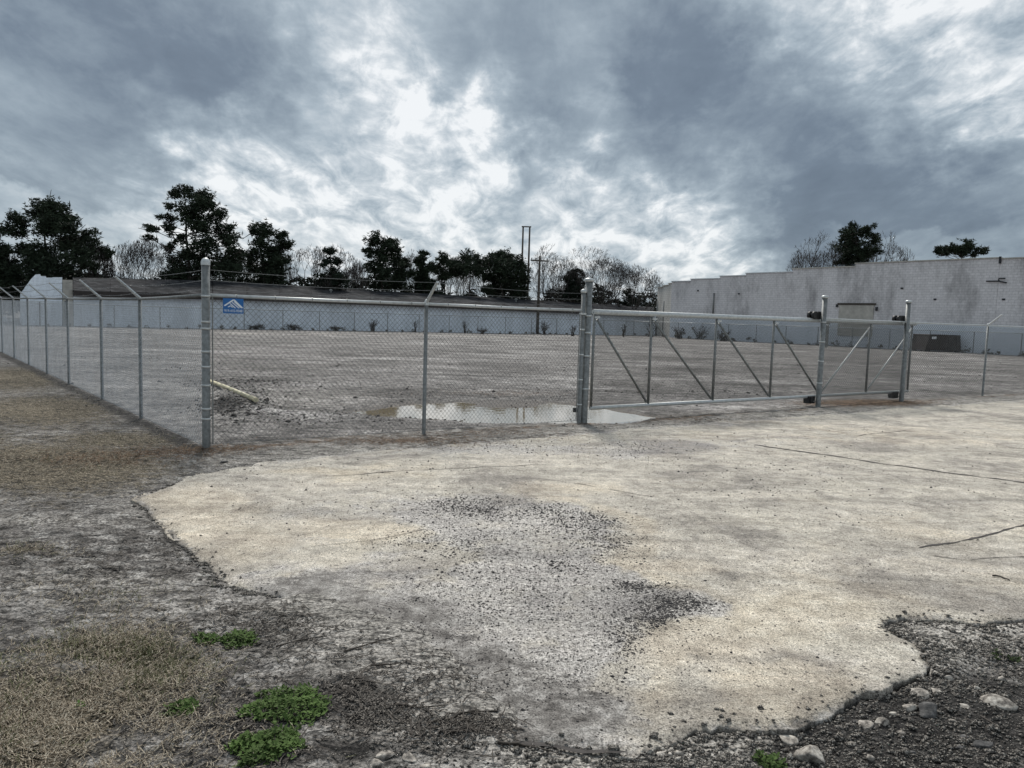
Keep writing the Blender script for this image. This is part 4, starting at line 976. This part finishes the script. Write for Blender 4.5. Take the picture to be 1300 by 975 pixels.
for j, (px0, px1, y0, y1, dk) in enumerate(((93, 270, 354, 358, 7), (270, 470, 358, 370, 7), (470, 640, 370.5, 379.5, 7), (640, 830, 380, 391, 7))):
    ya = np.interp(px0, [t_[0] for t_ in tops], [t_[1] for t_ in tops]); yb = np.interp(px1, [t_[0] for t_ in tops], [t_[1] for t_ in tops])
    e0 = PL(px0, ya+.6, wA+nW*.5, uW); e1_ = PL(px1, yb+.6, wA+nW*.5, uW); r0 = PL(px0, y0, wA-nW*dk, uW); r1_ = PL(px1, y1, wA-nW*dk, uW)
    mb = MB(); mb.prism([e0, e1_, r1_, r0], (0, 0, .12)); mb.build('roof', M['roof'], lb)
    mb = MB(); nb = int((e1_-e0).length/2.4)
    for i in range(nb+1):
        t = i/nb; mb.tube([e0.lerp(e1_, t)+Z1*.14, r0.lerp(r1_, t)+Z1*.14], .035, 4, False)
    mb.build('seam_ribs', M['roof'], lb)
    mb = MB(); mb.prism([e0-Z1*.30+nW*.04, e1_-Z1*.30+nW*.04, e1_+Z1*.10+nW*.04, e0+Z1*.10+nW*.04], nW*.04); mb.build('fascia', M['rustbrown'], lb)
    # rafter ends under the eave
    mb = MB(); nb = int((e1_-e0).length/.6)
    for i in range(nb): mb.box(e0.lerp(e1_, (i+.5)/nb)-Z1*.2-nW*.25, (.1, .55, .14), uW)
    mb.build('rafter_ends', M['dark'], lb)
# roof vents
for px, py in ((420, 367), (655, 378)):
    q = PL(px, py+4, wA-nW*4, uW); mb = MB(); mb.lathe(q-Z1*.4, [(.09, 0), (.09, .5), (.17, .52), (.17, .62), (.02, .7)], 10); mb.build('roof_vent', M['steel'], lb)
# gabled end wing at far left
gw = empty('gabled_building', PW(50, 414).xy.to_3d(), 'pale gable fronted building with stepped parapet at far left behind the side fence', 'building')
out = [(27, 414), (27, 371), (33, 363.5), (33.5, 362), (39, 355.5), (39.5, 354), (45, 348.5), (51, 348), (52, 350.5), (58, 350.5), (59, 352.5), (66, 352.5), (67, 352), (79, 352), (79, 415)]
pts3 = [PW(*q) for q in out]; mb = MB(); mb.prism(pts3[::-1], -nW*12); mb.build('wall', M['white'], gw)
p, q = PW(79.3, 355), PW(92, 355.5); mb = MB(); mb.prism([Vector((p.x, p.y, -.1)), Vector((q.x, q.y, -.1)), q, p], -nW*4); mb.build('side_wall', M['board'], gw)
for px, y0, y1, wpx in ((50.5, 383, 414, 2.4), (84, 382, 415, 4.5)):
    p = PL(px-wpx/2, y0, wA+nW*.03, uW); q = PL(px+wpx/2, y1, wA+nW*.03, uW)
    mb = MB(); c = (p+q)/2; mb.box(c, ((q-p).xy.length, .06, abs(p.z-q.z)), uW); d_ = mb.build('door', M['dark'], gw)
mb = MB(); c = PL(50, 349.5, wA, uW); 
# utility pole in front of the long building
P0 = PL(682, 425, wA+nW*1.2, uW); P0.z = 0; D0 = P0.y
up = empty('utility_pole', P0, 'dark wooden utility pole with crossarm in front of the white building', 'utility pole')
tp = PL(682.5, 325, P0, uW); mb = MB(); mb.tube([P0, Vector((P0.x, P0.y, tp.z))], [.17, .11], 10); mb.build('pole', M['wood'], up, True)
mb = MB(); mb.box(Vector((P0.x, P0.y, tp.z-.45)), (1.9, .12, .14), (.95, .3, 0)); mb.build('crossarm', M['wood'], up)
for s_ in (-.85, -.4, .85):
    mb = MB(); mb.lathe(Vector((P0.x+s_*.95, P0.y+s_*.3, tp.z-.38)), [(.03, 0), (.05, .08), (.05, .16), (.02, .2)], 8); mb.build('insulator', M['dark'], up)
mb = MB(); mb.box(Vector((P0.x+.3, P0.y-.2, 3.3)), (.55, .15, .12), (1, 0, 0)); mb.build('bracket', M['wood'], up)
# twin pole structure far behind
c = W(668, 300, 170); hp = empty('twin_pole_frame', (c.x, c.y, 0), 'tall twin poles joined by a crossarm rising above the distant trees', 'utility pole')
zt = W(668, 288, 170).z
for dx in (-.72, .72):
    mb = MB(); mb.tube([Vector((c.x+dx, c.y, 0)), Vector((c.x+dx, c.y, zt))], [.26, .18], 8); mb.build('pole', M['wood'], hp, True)
mb = MB(); mb.box(Vector((c.x, c.y-.25, zt)), (2.1, .2, .25)); mb.build('crossarm', M['wood'], hp)

# ------------------------------------------------------------------ right block building
angB = math.atan2(uB.y, uB.x)
M['block'] = blockwall('weathered_white_block', (.66, .64, .645), (.61, .59, .595), (.51, .495, .50), angB, ((.66, .72, .79), 2.0), .42)
M['block2'] = blockwall('weathered_white_block_end', (.66, .64, .60), (.62, .60, .56), (.48, .46, .44), angB+math.pi/2, None, .3)
rb = empty('block_building', (rb0.x, rb0.y, 0), 'long weathered painted block building with stepped parapet at right', 'building')
steps = [(853, 877, 357.8, 357.2), (877, 914, 355.2, 353.6), (914, 947, 351.2, 350), (947, 1006.5, 347.8, 345.2), (1006.5, 1086, 342.2, 338.4), (1086, 1270, 336.5, 326.2), (1270, 1420, 329, 321)]
def PB(px, py, off=0): return PL(px, py, rb0+nB*off, uB)
prevz = None
for i, (xa, xb, ya, yb) in enumerate(steps):
    p = PB(xa, ya); q = PB(xb, yb); z_ = (p.z+q.z)/2 if i else p.z; zb_ = z_
    if i == len(steps)-1: z_ = p.z
    a3 = Vector((p.x, p.y, -.1)); b3 = Vector((q.x, q.y, -.1))
    mb = MB(); mb.prism([a3, b3, Vector((q.x, q.y, z_)), Vector((p.x, p.y, z_))], -nB*.35); mb.build('wall', M['block'], rb)
    mb = MB(); cc = (a3+b3)/2; mb.box(Vector((cc.x, cc.y, z_+.045))-nB*.16, ((b3-a3).length+.06, .50, .085), uB)
    mb.build('coping', M['coping'] if i < 4 else M['board'], rb)
    prevz = z_
# end wall facing left
p0 = Vector((rb0.x, rb0.y, 0)); ed = Vector((-nB.x, -nB.y, 0)); LL = 9.0
pe = W(833, 410, rb0.y+6.5); pe = Vector((pe.x, pe.y, 0)); ee = (pe-p0).normalized(); ne = Vector((ee.y, -ee.x, 0)); ne = ne if ne.y < 0 else -ne
zt0 = PB(853, 358.6).z; zt1 = W(833, 366.5, rb0.y+6.5).z
for i in range(3):
    a3 = p0.lerp(pe, i/3); b3 = p0.lerp(pe, (i+1)/3); zz_ = zt0+(zt1-zt0)*(i+.5)/3
    mb = MB(); mb.prism([Vector((a3.x, a3.y, -.1)), Vector((b3.x, b3.y, -.1)), Vector((b3.x, b3.y, zz_)), Vector((a3.x, a3.y, zz_))], -ne*.35); mb.build('end_wall', M['block2'], rb)
    mb = MB(); mb.box(Vector(((a3.x+b3.x)/2, (a3.y+b3.y)/2, zz_+.04))-ne*.15, ((b3-a3).length+.05, .5, .08), ee); mb.build('coping', M['board'], rb)
for t_ in (.35, .75):
    q = p0.lerp(pe, t_)+ne*.4; mb = MB(); mb.tube([q, q+Z1*3.9], .07, 8); mb.build('vent_pipe', M['steel'], rb, True)
mb = MB(); a3 = p0-nB*.36+uB*.2; b3 = rb1+uB*20-nB*.36
mb.prism([Vector((a3.x, a3.y, 4.4)), Vector((b3.x, b3.y, 4.6)), Vector((b3.x, b3.y, 4.6))+ed*16, Vector((a3.x, a3.y, 4.4))+ed*(LL-1)], (0, 0, .1)); mb.build('roof', M['roof'], rb)
for px, y0, y1 in ((905, 372, 398), (1046, 380, 420)):
    p = PB(px, y0, .08); q = PB(px, y1, .08); mb = MB(); mb.tube([q, Vector((q.x, q.y, p.z))], .07, 8); mb.build('vent_pipe', M['steel'], rb, True)
p = PB(1066, 386, .0); q = PB(1110, 387.5, 0); zt_ = (p.z+q.z)/2; c = (p+q)/2; Lw = (q-p).xy.length
for nm, mt, cz, hz, ex, th in (('lintel', 'wood', zt_+.05, .16, .3, .12), ('boarded_door', 'board', zt_-1.35, 2.6, 0, .05)):
    mb = MB(); mb.box(Vector((c.x, c.y, cz))+nB*.05, (Lw+ex, th, hz), uB); mb.build(nm, M[mt], rb)
mb = MB(); mb.box(Vector((q.x, q.y, zt_-.35))+nB*.08+uB*.25, (.16, .14, .30), uB); mb.build('wall_lamp', M['dark'], rb)
mb = MB(); mb.box(Vector((p.x, p.y, zt_-.1))+nB*.08-uB*.2, (.14, .14, .25), uB); mb.build('wall_lamp', M['dark'], rb)
p = PB(1252, 357, .1); q = PB(1268, 357, .1); r_ = PB(1278, 359, .1); s_ = PB(1268, 353.5, .1)
mb = MB(); mb.tube([p, q, r_], .05, 6); mb.tube([q, s_, PB(1276, 353.5, .1)], .05, 6); mb.build('broken_bracket', M['dark'], rb)
for px, py in ((1187, 380), (1274, 380), (886, 369), (938, 373), (1145, 366)):
    q = PB(px, py, .03); mb = MB(); mb.box(q, (.2, .06, .12), uB); mb.build('wall_hole', M['dark'], rb)
q = PB(1270, 326.5, .1); mb = MB(); mb.box(q-Z1*.2, (.12, .14, .5), uB); mb.build('downpipe', M['dark'], rb)
# dark skip
c = G(1197, 447.5); c = Vector((c.x, c.y, 0)); k = c.length
dm = empty('dumpster', c, 'dark brown open dumpster standing against the block building', 'dumpster')
ux = Vector((.98, .17, 0)).normalized(); uy_ = Vector((-ux.y, ux.x, 0)); wb, wt, hh_ = 1.52, 1.28, 1.28
def dq(u_, v_, z_): return c+ux*u_+uy_*v_+Z1*z_
mb = MB(); ring = []
lo_ = [dq(-wb, 0, .12), dq(wb, 0, .12), dq(wb, 1.6, .12), dq(-wb, 1.6, .12)]; hi_ = [dq(-wt, -.1, hh_), dq(wt, -.1, hh_), dq(wt, 1.7, hh_), dq(-wt, 1.7, hh_)]
for i in range(4): j = (i+1) % 4; mb.poly([lo_[i], lo_[j], hi_[j], hi_[i]])
mb.poly(lo_); mb.build('bin', M['rustbrown'], dm)
mb = MB()
for i in range(4): mb.tube([hi_[i], hi_[(i+1) % 4]], .05, 6)
mb.build('rim', M['rustbrown'], dm)
for t in (-.75, -.25, .25, .75):
    mb = MB(); mb.tube([dq(t*wb, -.03, .15), dq(t*wt, -.13, hh_-.05)], .04, 4); mb.build('rib', M['rustbrown'], dm)
mb = MB(); mb.box(dq(-wt+.35, -.14, hh_-.2), (.36, .02, .18), ux); mb.build('sticker', M['whitestuff'], dm)
for t in (-.8, .8): mb = MB(); mb.box(dq(t*wb, .1, .06), (.2, .3, .14), ux); mb.build('skid', M['dark'], dm)
# pallets and boards
c = G(1280, 450); pl = empty('pallet_stack', (c.x, c.y, 0), 'low stack of grey pallets beside the block wall near right edge', 'pallets')
for i in range(4):
    mb = MB(); dx_ = random.uniform(-.1, .1)
    for t in (-.5, 0, .5): mb.box(Vector((c.x+dx_+t*1.1, c.y, .14*i+.06)), (.09, 1.0, .09))
    for t in range(6): mb.box(Vector((c.x+dx_, c.y-.45+t*.18, .14*i+.117)), (1.25, .1, .02))
    mb.build('pallet', M['board'], pl)
mb = MB(); mb.tube([Vector((c.x+.4, c.y-.8, .05)), Vector((c.x+1.1, c.y-.4, .65))], .05, 5); mb.build('leaning_board', M['whitestuff'], pl)
c = G(1292, 447); sh_ = MB(); cc = Vector((c.x+.1, c.y+1.0, .9)); sh_.box(cc, (1.9, .05, 1.25), uB); sh_.box(cc+Vector((0, .15, -.7)), (1.8, .25, .12), uB)
o = sh_.build('wall_panel', M['whitestuff']); tag(o, 'pale blue white sheet leaning on the block wall above the pallets', 'panel')
# white bundle at far left
c = G(6, 408.5); c = Vector((c.x, c.y, 0)); o = mobj('white_bundle', rockmesh(1, 3, M['whitestuff'], 'white_bundle')); o.scale = (.28, .25, .3); o.location = c+Z1*.2; tag(o, 'upright white bundle seen through the side fence at far left', 'bundle')
c = G(16, 408.3); o = mobj('white_bundle', rockmesh(1, 4, M['whitestuff'], 'white_bundle')); o.scale = (.45, .25, .13); o.location = Vector((c.x, c.y, .1)); tag(o, 'flat white bundle right of the upright one at far left', 'bundle')

# ------------------------------------------------------------------ trees
def wallD(px): k = (px-650)/F; return 74.6/(1-.65*k)
def tufts(centers, radii, dens, size, flat=.8):
    out = []; 
    for c, r in zip(centers, radii):
        n_ = int(dens*r*r)+10
        d = RS.normal(size=(n_, 3)); d /= np.linalg.norm(d, axis=1)[:, None]; rr = r*RS.uniform(.35, 1.08, n_)**.7
        # sub-clumps for an uneven outline
        q = d*rr[:, None]; q[:, 2] *= flat
        cl_ = RS.normal(size=(max(9, n_//22), 3)); cl_ /= np.linalg.norm(cl_, axis=1)[:, None]; cl_ *= r*RS.uniform(.25, 1.0, (len(cl_), 1)); cl_[:, 2] *= flat
        near_ = cl_[RS.randint(0, len(cl_), n_)]; q = near_+RS.normal(0, r*.23, (n_, 3))*np.array([1, 1, .7])
        out.append(q+np.array(c))
    Q = np.concatenate(out); n_ = len(Q); T = []
    for k in range(5):
        a = RS.normal(size=(n_, 3)); a[:, 2] = a[:, 2]*.6+.25; a /= np.linalg.norm(a, axis=1)[:, None]; b_ = np.cross(a, RS.normal(size=(n_, 3))); b_ /= np.linalg.norm(b_, axis=1)[:, None]+1e-9
        L = size*RS.uniform(.6, 1.3, (n_, 1))
        T.append(np.stack([Q-b_*L*.16, Q+b_*L*.16, Q+a*L], 1))
    V = np.concatenate(T).reshape(-1, 3); return V, np.arange(len(V)).reshape(-1, 3)
def pine(lobes, basepx, D, label, name='pine_tree', dens=330, size=.27, m_='pine', group=None, trunk_top=None):
    base = W(basepx, 400, D); base.z = 0; o = empty(name, base, label, 'tree', group)
    cs = []; rs = []
    for (px, py, r) in lobes:
        rr = r/F*D*1.18; c = W(px, py, D); c.y += random.uniform(-1, 1)*rr*1.1; cs.append(c); rs.append(rr)
    V, FF = tufts([tuple(c) for c in cs], rs, dens, size); V -= np.array(base)
    cr_ = mobj('crown', npmesh('crown', V, FF, M[m_]), o)
    top = min(lobes, key=lambda l: l[1]); tw = W(top[0], top[1], D); h = tw.z
    mb = MB(); pts_ = [base+Vector((0, 0, -.1))]
    for i in range(1, 7): t = i/6; pts_.append(Vector((base.x+(tw.x-base.x)*t**1.5+random.uniform(-.12, .12), D, h*t)))
    r0 = .018*h; mb.tube(pts_, [r0*(1-.8*i/6) for i in range(7)], 8); mb.build('trunk', M['bark'], o, True)
    mb = MB()
    for c, r in zip(cs, rs):
        zt_ = max(1.0, c.z-random.uniform(.3, 1.0)*max(abs(c.x-base.x)*.6, .5)); t = min(1, zt_/h); s = Vector((base.x+(tw.x-base.x)*t**1.5, D, zt_))
        m_p = s.lerp(c, .5)-Z1*.15; mb.tube([s, m_p, c], [r0*.38*(1-.6*t), r0*.25*(1-.6*t), .03], 5, False)
        for k in range(4):
            e = c+Vector((random.gauss(0, r*.6), random.gauss(0, r*.5), random.gauss(0, r*.45))); mb.tube([m_p.lerp(c, .6), e], [.05, .02], 4, False)
    mb.build('limbs', M['bark'], o)
    return o
def TD(px, k=13): return wallD(px)+k
pine([(-14,300,16),(2,290,9),(-8,325,20),(8,318,9),(-5,350,20),(12,340,10),(5,357,14)], -10, TD(0), 'dark pine cut off by the left edge of the photo')
pine([(55,262,15),(40,268,13),(70,268,14),(30,280,12),(86,278,12),(48,285,16),(70,290,16),(95,292,12),(25,296,9),(110,300,12),(80,308,18),(105,318,16),(122,318,11),(60,322,16),(40,330,14),(90,335,18),(120,338,12),(25,345,14),(60,345,16),(30,315,10)], 62, TD(65), 'broad dark pine above the pale gabled building')
pine([(222,248,7),(236,246,10),(250,252,14),(262,262,13),(240,270,15),(272,275,12),(212,262,6),(207,278,9),(196,292,8),(190,302,6),(216,292,8),(255,290,16),(280,292,12),(292,305,12),(228,305,8),(210,312,8),(265,312,17),(300,322,11),(240,325,14),(220,335,12),(285,332,17),(255,340,20),(228,350,16),(300,345,13),(210,350,8)], 240, TD(245), 'tallest dark pine, leaning crown, left of the corner post top')
pine([(325,292,8),(340,297,12),(356,298,9),(332,310,12),(350,315,13),(364,312,7),(325,325,11),(345,332,16),(362,330,9),(330,345,14),(352,352,14),(318,340,8)], 342, TD(340), 'medium dark pine right of the tallest one')
pine([(478,305,10),(492,310,12),(503,316,9),(470,318,8),(484,326,13),(500,330,12),(512,335,9),(475,340,12),(492,348,16),(508,352,11),(518,345,8),(480,358,12),(500,362,12)], 488, TD(490), 'dark pine standing alone near the middle of the treeline')
pine([(538,322,5),(536,331,8),(542,341,9),(534,350,9),(543,358,9),(537,366,10)], 538, TD(538), 'narrow spire shaped conifer right of the lone middle pine', size=.36)
pine([(562,330,8),(570,335,8),(556,340,8),(568,347,9),(577,345,6),(560,355,6)], 565, TD(565), 'small round topped pine between spire conifer and umbrella pine')
pine([(595,327,10),(584,334,9),(606,334,9),(597,342,12),(610,346,7),(582,346,6)], 598, TD(598), 'umbrella crowned pine with bare trunk in the middle treeline')
pine([(628,325,9),(642,325,10),(620,335,10),(655,333,9),(636,340,15),(660,344,10),(622,350,11),(648,356,16),(666,358,9),(632,365,12),(655,370,12),(618,366,8)], 645, TD(645), 'dense dark pine directly left of the twin poles')
pine([(726,350,8),(733,348,7),(722,360,9),(735,360,9),(728,372,12),(738,374,8),(716,374,8)], 729, TD(730), 'small dark cedar among the bare trees left of the gate post', 'cedar_tree', m_='cedar')
pine([(420,318,7),(426,330,8),(416,336,7),(424,347,11),(432,358,10),(412,358,12),(425,368,12)], 422, TD(420, 10), 'small dark cedar inside the leafless crown left of centre', 'cedar_tree', m_='cedar')
pine([(1086,290,8),(1098,294,9),(1074,296,8),(1088,303,12),(1105,305,8),(1080,314,12),(1098,318,12),(1072,322,7),(1110,320,6),(1088,328,12),(1076,334,8)], 1088, 85, 'dark pine rising behind the block building between two bare trees')
pine([(1213,318,7),(1228,319,7),(1205,318,6),(1222,312,7),(1210,315,7),(1235,314,7),(1190,319,6),(1200,321,6),(1247,318,6),(1222,321,7),(1238,323,5)], 1218, 80, 'flat topped dark pine tip above the right end of the block building')
def baretree(px, ytop, wpx, D, label, ybot=385, seed=0, lean=0, depth=8):
    rnd = random.Random(seed); base = W(px, 400, D); base.z = 0; H = W(px, ytop, D).z; Wd = wpx/F*D
    segs = []
    def grow(p, d, L, r, k):
        e = p+d*L; m_ = p.lerp(e, .5)+Vector((rnd.uniform(-1, 1), rnd.uniform(-1, 1), rnd.uniform(-.5, .5)))*L*.06
        segs.append((p, m_, e, r, k))
        if k == 0: return
        n_ = 2 if rnd.random() < .55 else 3
        if k >= depth: n_ = 5
        elif k >= depth-1: n_ = 3
        a0 = rnd.uniform(0, 6.28)
        for i in range(n_):
            az = a0+i*6.283/n_+rnd.uniform(-.4, .4); sp_a = rnd.uniform(.25, 1.15) if k >= depth else (rnd.uniform(.25, .5) if k > 3 else rnd.uniform(.35, .7))
            u_ = d.cross(Vector((.3, .2, 1))).normalized(); w_ = d.cross(u_)
            nd = (d*math.cos(sp_a)+(u_*math.cos(az)+w_*math.sin(az))*math.sin(sp_a)); nd = (nd+Z1*(.02 if k > 3 else .05)).normalized()
            grow(e, nd, L*(rnd.uniform(1.0, 1.5) if k >= depth else rnd.uniform(.66, .88)), r*.66, k-1)
    grow(Vector((0, 0, 0)), Vector((lean, 0, 1)).normalized(), .75, .085, depth)
    xs = [s[2].x for s in segs]; zs_ = [s[2].z for s in segs]; kz = H/max(zs_); kx_ = Wd/(max(xs)-min(xs)); cxx = (max(xs)+min(xs))/2*0
    o = empty('bare_tree', base, label, 'tree'); t1 = MB(); t2 = []
    rho_ = lambda X, Y, Z: math.sqrt((X/(Wd*.5))**2+(Y/(Wd*.5))**2+((Z-H*.42)/(H*.58))**2)
    R9 = sorted(rho_(s_[2].x*kx_, s_[2].y*kx_, s_[2].z*kz) for s_ in segs)[int(len(segs)*.93)]
    def T(v):                              # rounds the twigs off to one even crown
        X, Y, Z = v.x*kx_, v.y*kx_, v.z*kz; q_ = rho_(X, Y, Z); f_ = min((q_/R9)**.72, 1.0+.06*rnd.random())/max(q_, .05) if q_ > .02 else 1.0
        b_ = min(1.0, max(0.0, (Z/H-.16)/.22)); f_ = 1+(f_-1)*b_
        return Vector((X*f_, Y*f_, H*.42+(Z-H*.42)*f_))+base
    V3 = []; F3 = []
    for (p, m_, e, r, k) in segs:
        rr = max(r*kz*.8, .015)
        if k >= depth-2: t1.tube([T(p), T(m_), T(e)], [rr, rr*.9, rr*.75], 6, False)
        else:
            a, b_ = T(p), T(e); mm_ = T(m_); kk_ = len(V3)
            for q, r2 in ((a, rr), (mm_, rr*.9), (b_, rr*.7)):
                V3 += [(q.x+r2-base.x, q.y-base.y, q.z), (q.x-r2*.6-base.x, q.y+r2*.6-base.y, q.z), (q.x-r2*.6-base.x, q.y-r2*.6-base.y, q.z+r2*.5)]
            for s_ in (0, 3):
                for i in range(3): j = (i+1) % 3; F3.append((kk_+s_+i, kk_+s_+j, kk_+s_+3+j, kk_+s_+3+i))
    t1.build('trunk', M['bark'], o); mobj('branches', npmesh('branches', V3, F3, M['twigbark']), o)
baretree(122, 300, 60, TD(120), 'pale leafless tree half hidden right of the broad pine', seed=2)
baretree(180, 294, 110, TD(180), 'leafless tree in the gap left of the tallest pine', seed=3)
baretree(402, 297, 125, TD(400), 'wide leafless tree between the medium pine and the lone pine', seed=14)
baretree(450, 325, 50, TD(450, 22), 'low pale leafless tree left of the lone middle pine', seed=5)
baretree(520, 316, 60, TD(520, 24), 'faint leafless tree behind the lone middle pine', seed=6)
baretree(300, 312, 70, TD(300, 22), 'leafless tree half hidden between the tallest and the medium pine', seed=21)
baretree(630, 318, 80, TD(630, 26), 'faint leafless tree behind the dense pine by the twin poles', seed=22)
baretree(575, 318, 80, TD(575, 30), 'faint leafless tree behind the umbrella pine', seed=16)
baretree(707, 309, 105, TD(707), 'leafless tree just right of the utility pole', seed=7, lean=-.1)
baretree(755, 311, 125, TD(752), 'large leafless tree behind the gate latch post', seed=8)
baretree(797, 325, 105, TD(795, 10), 'spreading leafless tree at the left end of the block building', seed=9, lean=.1)
baretree(1050, 286, 118, 88, 'wide leafless tree left of the pine behind the block building', seed=10)
baretree(1120, 291, 92, 89, 'leafless tree right of the pine behind the block building', seed=12)
# low thicket along the back of the building
cs = []; rs = []
for px in range(-120, 850, 5):
    D = TD(px, 16+random.uniform(-3, 10)); top_ = 398+.0305*(px-650)-random.uniform(12, 32)
    if 555 < px < 615 or 670 < px < 700 or 140 < px < 200: top_ += 9
    c = W(px, top_, D); k = random.uniform(.6, 1.3)
    while c.z > .6: cs.append(tuple(c)); rs.append(k); c = c-Z1*1.3+Vector((random.uniform(-.6, .6), 0, 0))
V, FF = tufts(cs, rs, 26, .5); o = mobj('thicket', npmesh('thicket', V, FF, M['cedar'])); tag(o, 'dark low undergrowth beneath the trees behind the white building', None, None, 'stuff')
# distant wood closing the horizon
cs = []; rs = []
for i in range(420):
    a = R(-75+150*i/420); d = random.uniform(190, 240); cs.append((math.sin(a)*d, math.cos(a)*d, random.uniform(.5, 3.2))); rs.append(random.uniform(2.0, 3.6))
V, FF = tufts(cs, rs, 14, 1.4); o = mobj('far_wood', npmesh('far_wood', V, FF, M['scrub'])); tag(o, 'distant wood on the horizon', None, None, 'stuff')

# ------------------------------------------------------------------ shrubs at the foot of the rear walls
def shrub(px, yb, yt, wpx, label, leafy=False, name='bare_shrub'):
    c = G(px, yb); c = Vector((c.x, c.y, 0)); D = c.y; H = (yb-yt)/F*D*.8; Wd = wpx/F*D*.85
    o = empty(name, c, label, 'shrub'); mb = MB(); rnd = random.Random(px)
    for i in range(16 if wpx > 12 else 9):
        e = c+Vector((rnd.uniform(-.5, .5)*Wd, rnd.uniform(-.3, .3)*Wd, H*rnd.uniform(.5, 1))); m_p = c.lerp(e, .5)+Z1*.1
        mb.tube([c+Vector((rnd.uniform(-.2, .2)*Wd, 0, 0)), m_p, e], [.03, .02, .01], 4, False)
        for k in range(4): s = c.lerp(e, rnd.uniform(.4, .9)); mb.tube([s, s+Vector((rnd.gauss(0, .2), rnd.gauss(0, .2), rnd.uniform(.05, .35)))], [.014, .008], 3, False)
    mb.build('stems', M['bark'], o)
    if leafy:
        V, FF = tufts([(c.x+rnd.uniform(-.35, .35)*Wd, c.y, H*rnd.uniform(.2, .75)) for _ in range(6)], [Wd*.13]*6, 45, .12); V -= np.array(c)
        mobj('foliage', npmesh('foliage', V, FF, M['scrub']), o)['kind'] = 'stuff'
shrub(325, 418, 411, 30, 'low bushy scrub under the wall right of the blue sign', True, 'leafy_shrub')
shrub(372, 419, 410, 26, 'low bushy scrub at the foot of the white wall, second from the left', True, 'leafy_shrub')
shrub(427, 420, 413, 22, 'small low scrub at the wall between two bushier ones', True, 'leafy_shrub')
shrub(473, 421, 402, 14, 'thin upright shrub against the white wall left of the middle line post')
shrub(527, 422, 399, 8, 'narrow dark shrub right beside the middle line post')
shrub(590, 423, 402, 8, 'narrow bare shrub on the white wall right of the middle line post')
shrub(612, 424, 416, 16, 'tiny scrub low on the white wall, right of the narrow bare shrub')
shrub(691, 425, 402, 14, 'forked bare shrub right of the utility pole')
shrub(727, 427, 405, 12, 'thin bare shrub just left of the gate latch post')
shrub(792, 428, 405, 9, 'slim bare shrub on the wall between latch post and block building')
shrub(826, 428, 398, 22, 'tall bare shrub at the left corner of the block building')
shrub(862, 430, 408, 26, 'tangled bare shrub in front of the block building corner', True, 'leafy_shrub')
shrub(888, 431, 406, 34, 'largest tangled shrub at the foot of the block building', True, 'leafy_shrub')
shrub(918, 433, 414, 24, 'smaller tangled shrub right of the largest one by block building', True, 'leafy_shrub')
# weeds along the wall foot
cs = []; rs = []
for t in np.linspace(-30, 46, 60): p = s0+uW*t-nW*1.2+nW*random.uniform(-1, 1.4); cs.append((p.x, p.y, random.uniform(.02, .18))); rs.append(random.uniform(.08, .24))
for t in np.linspace(0, 50, 40): p = rb0+uB*t+nB*random.uniform(.2, 1.8); cs.append((p.x, p.y, random.uniform(.05, .25))); rs.append(random.uniform(.15, .4))
V, FF = tufts(cs, rs, 150, .16); o = mobj('wall_foot_weeds', npmesh('wall_foot_weeds', V, FF, M['scrub'])); tag(o, 'dull weeds growing along the foot of the rear walls', None, None, 'stuff')
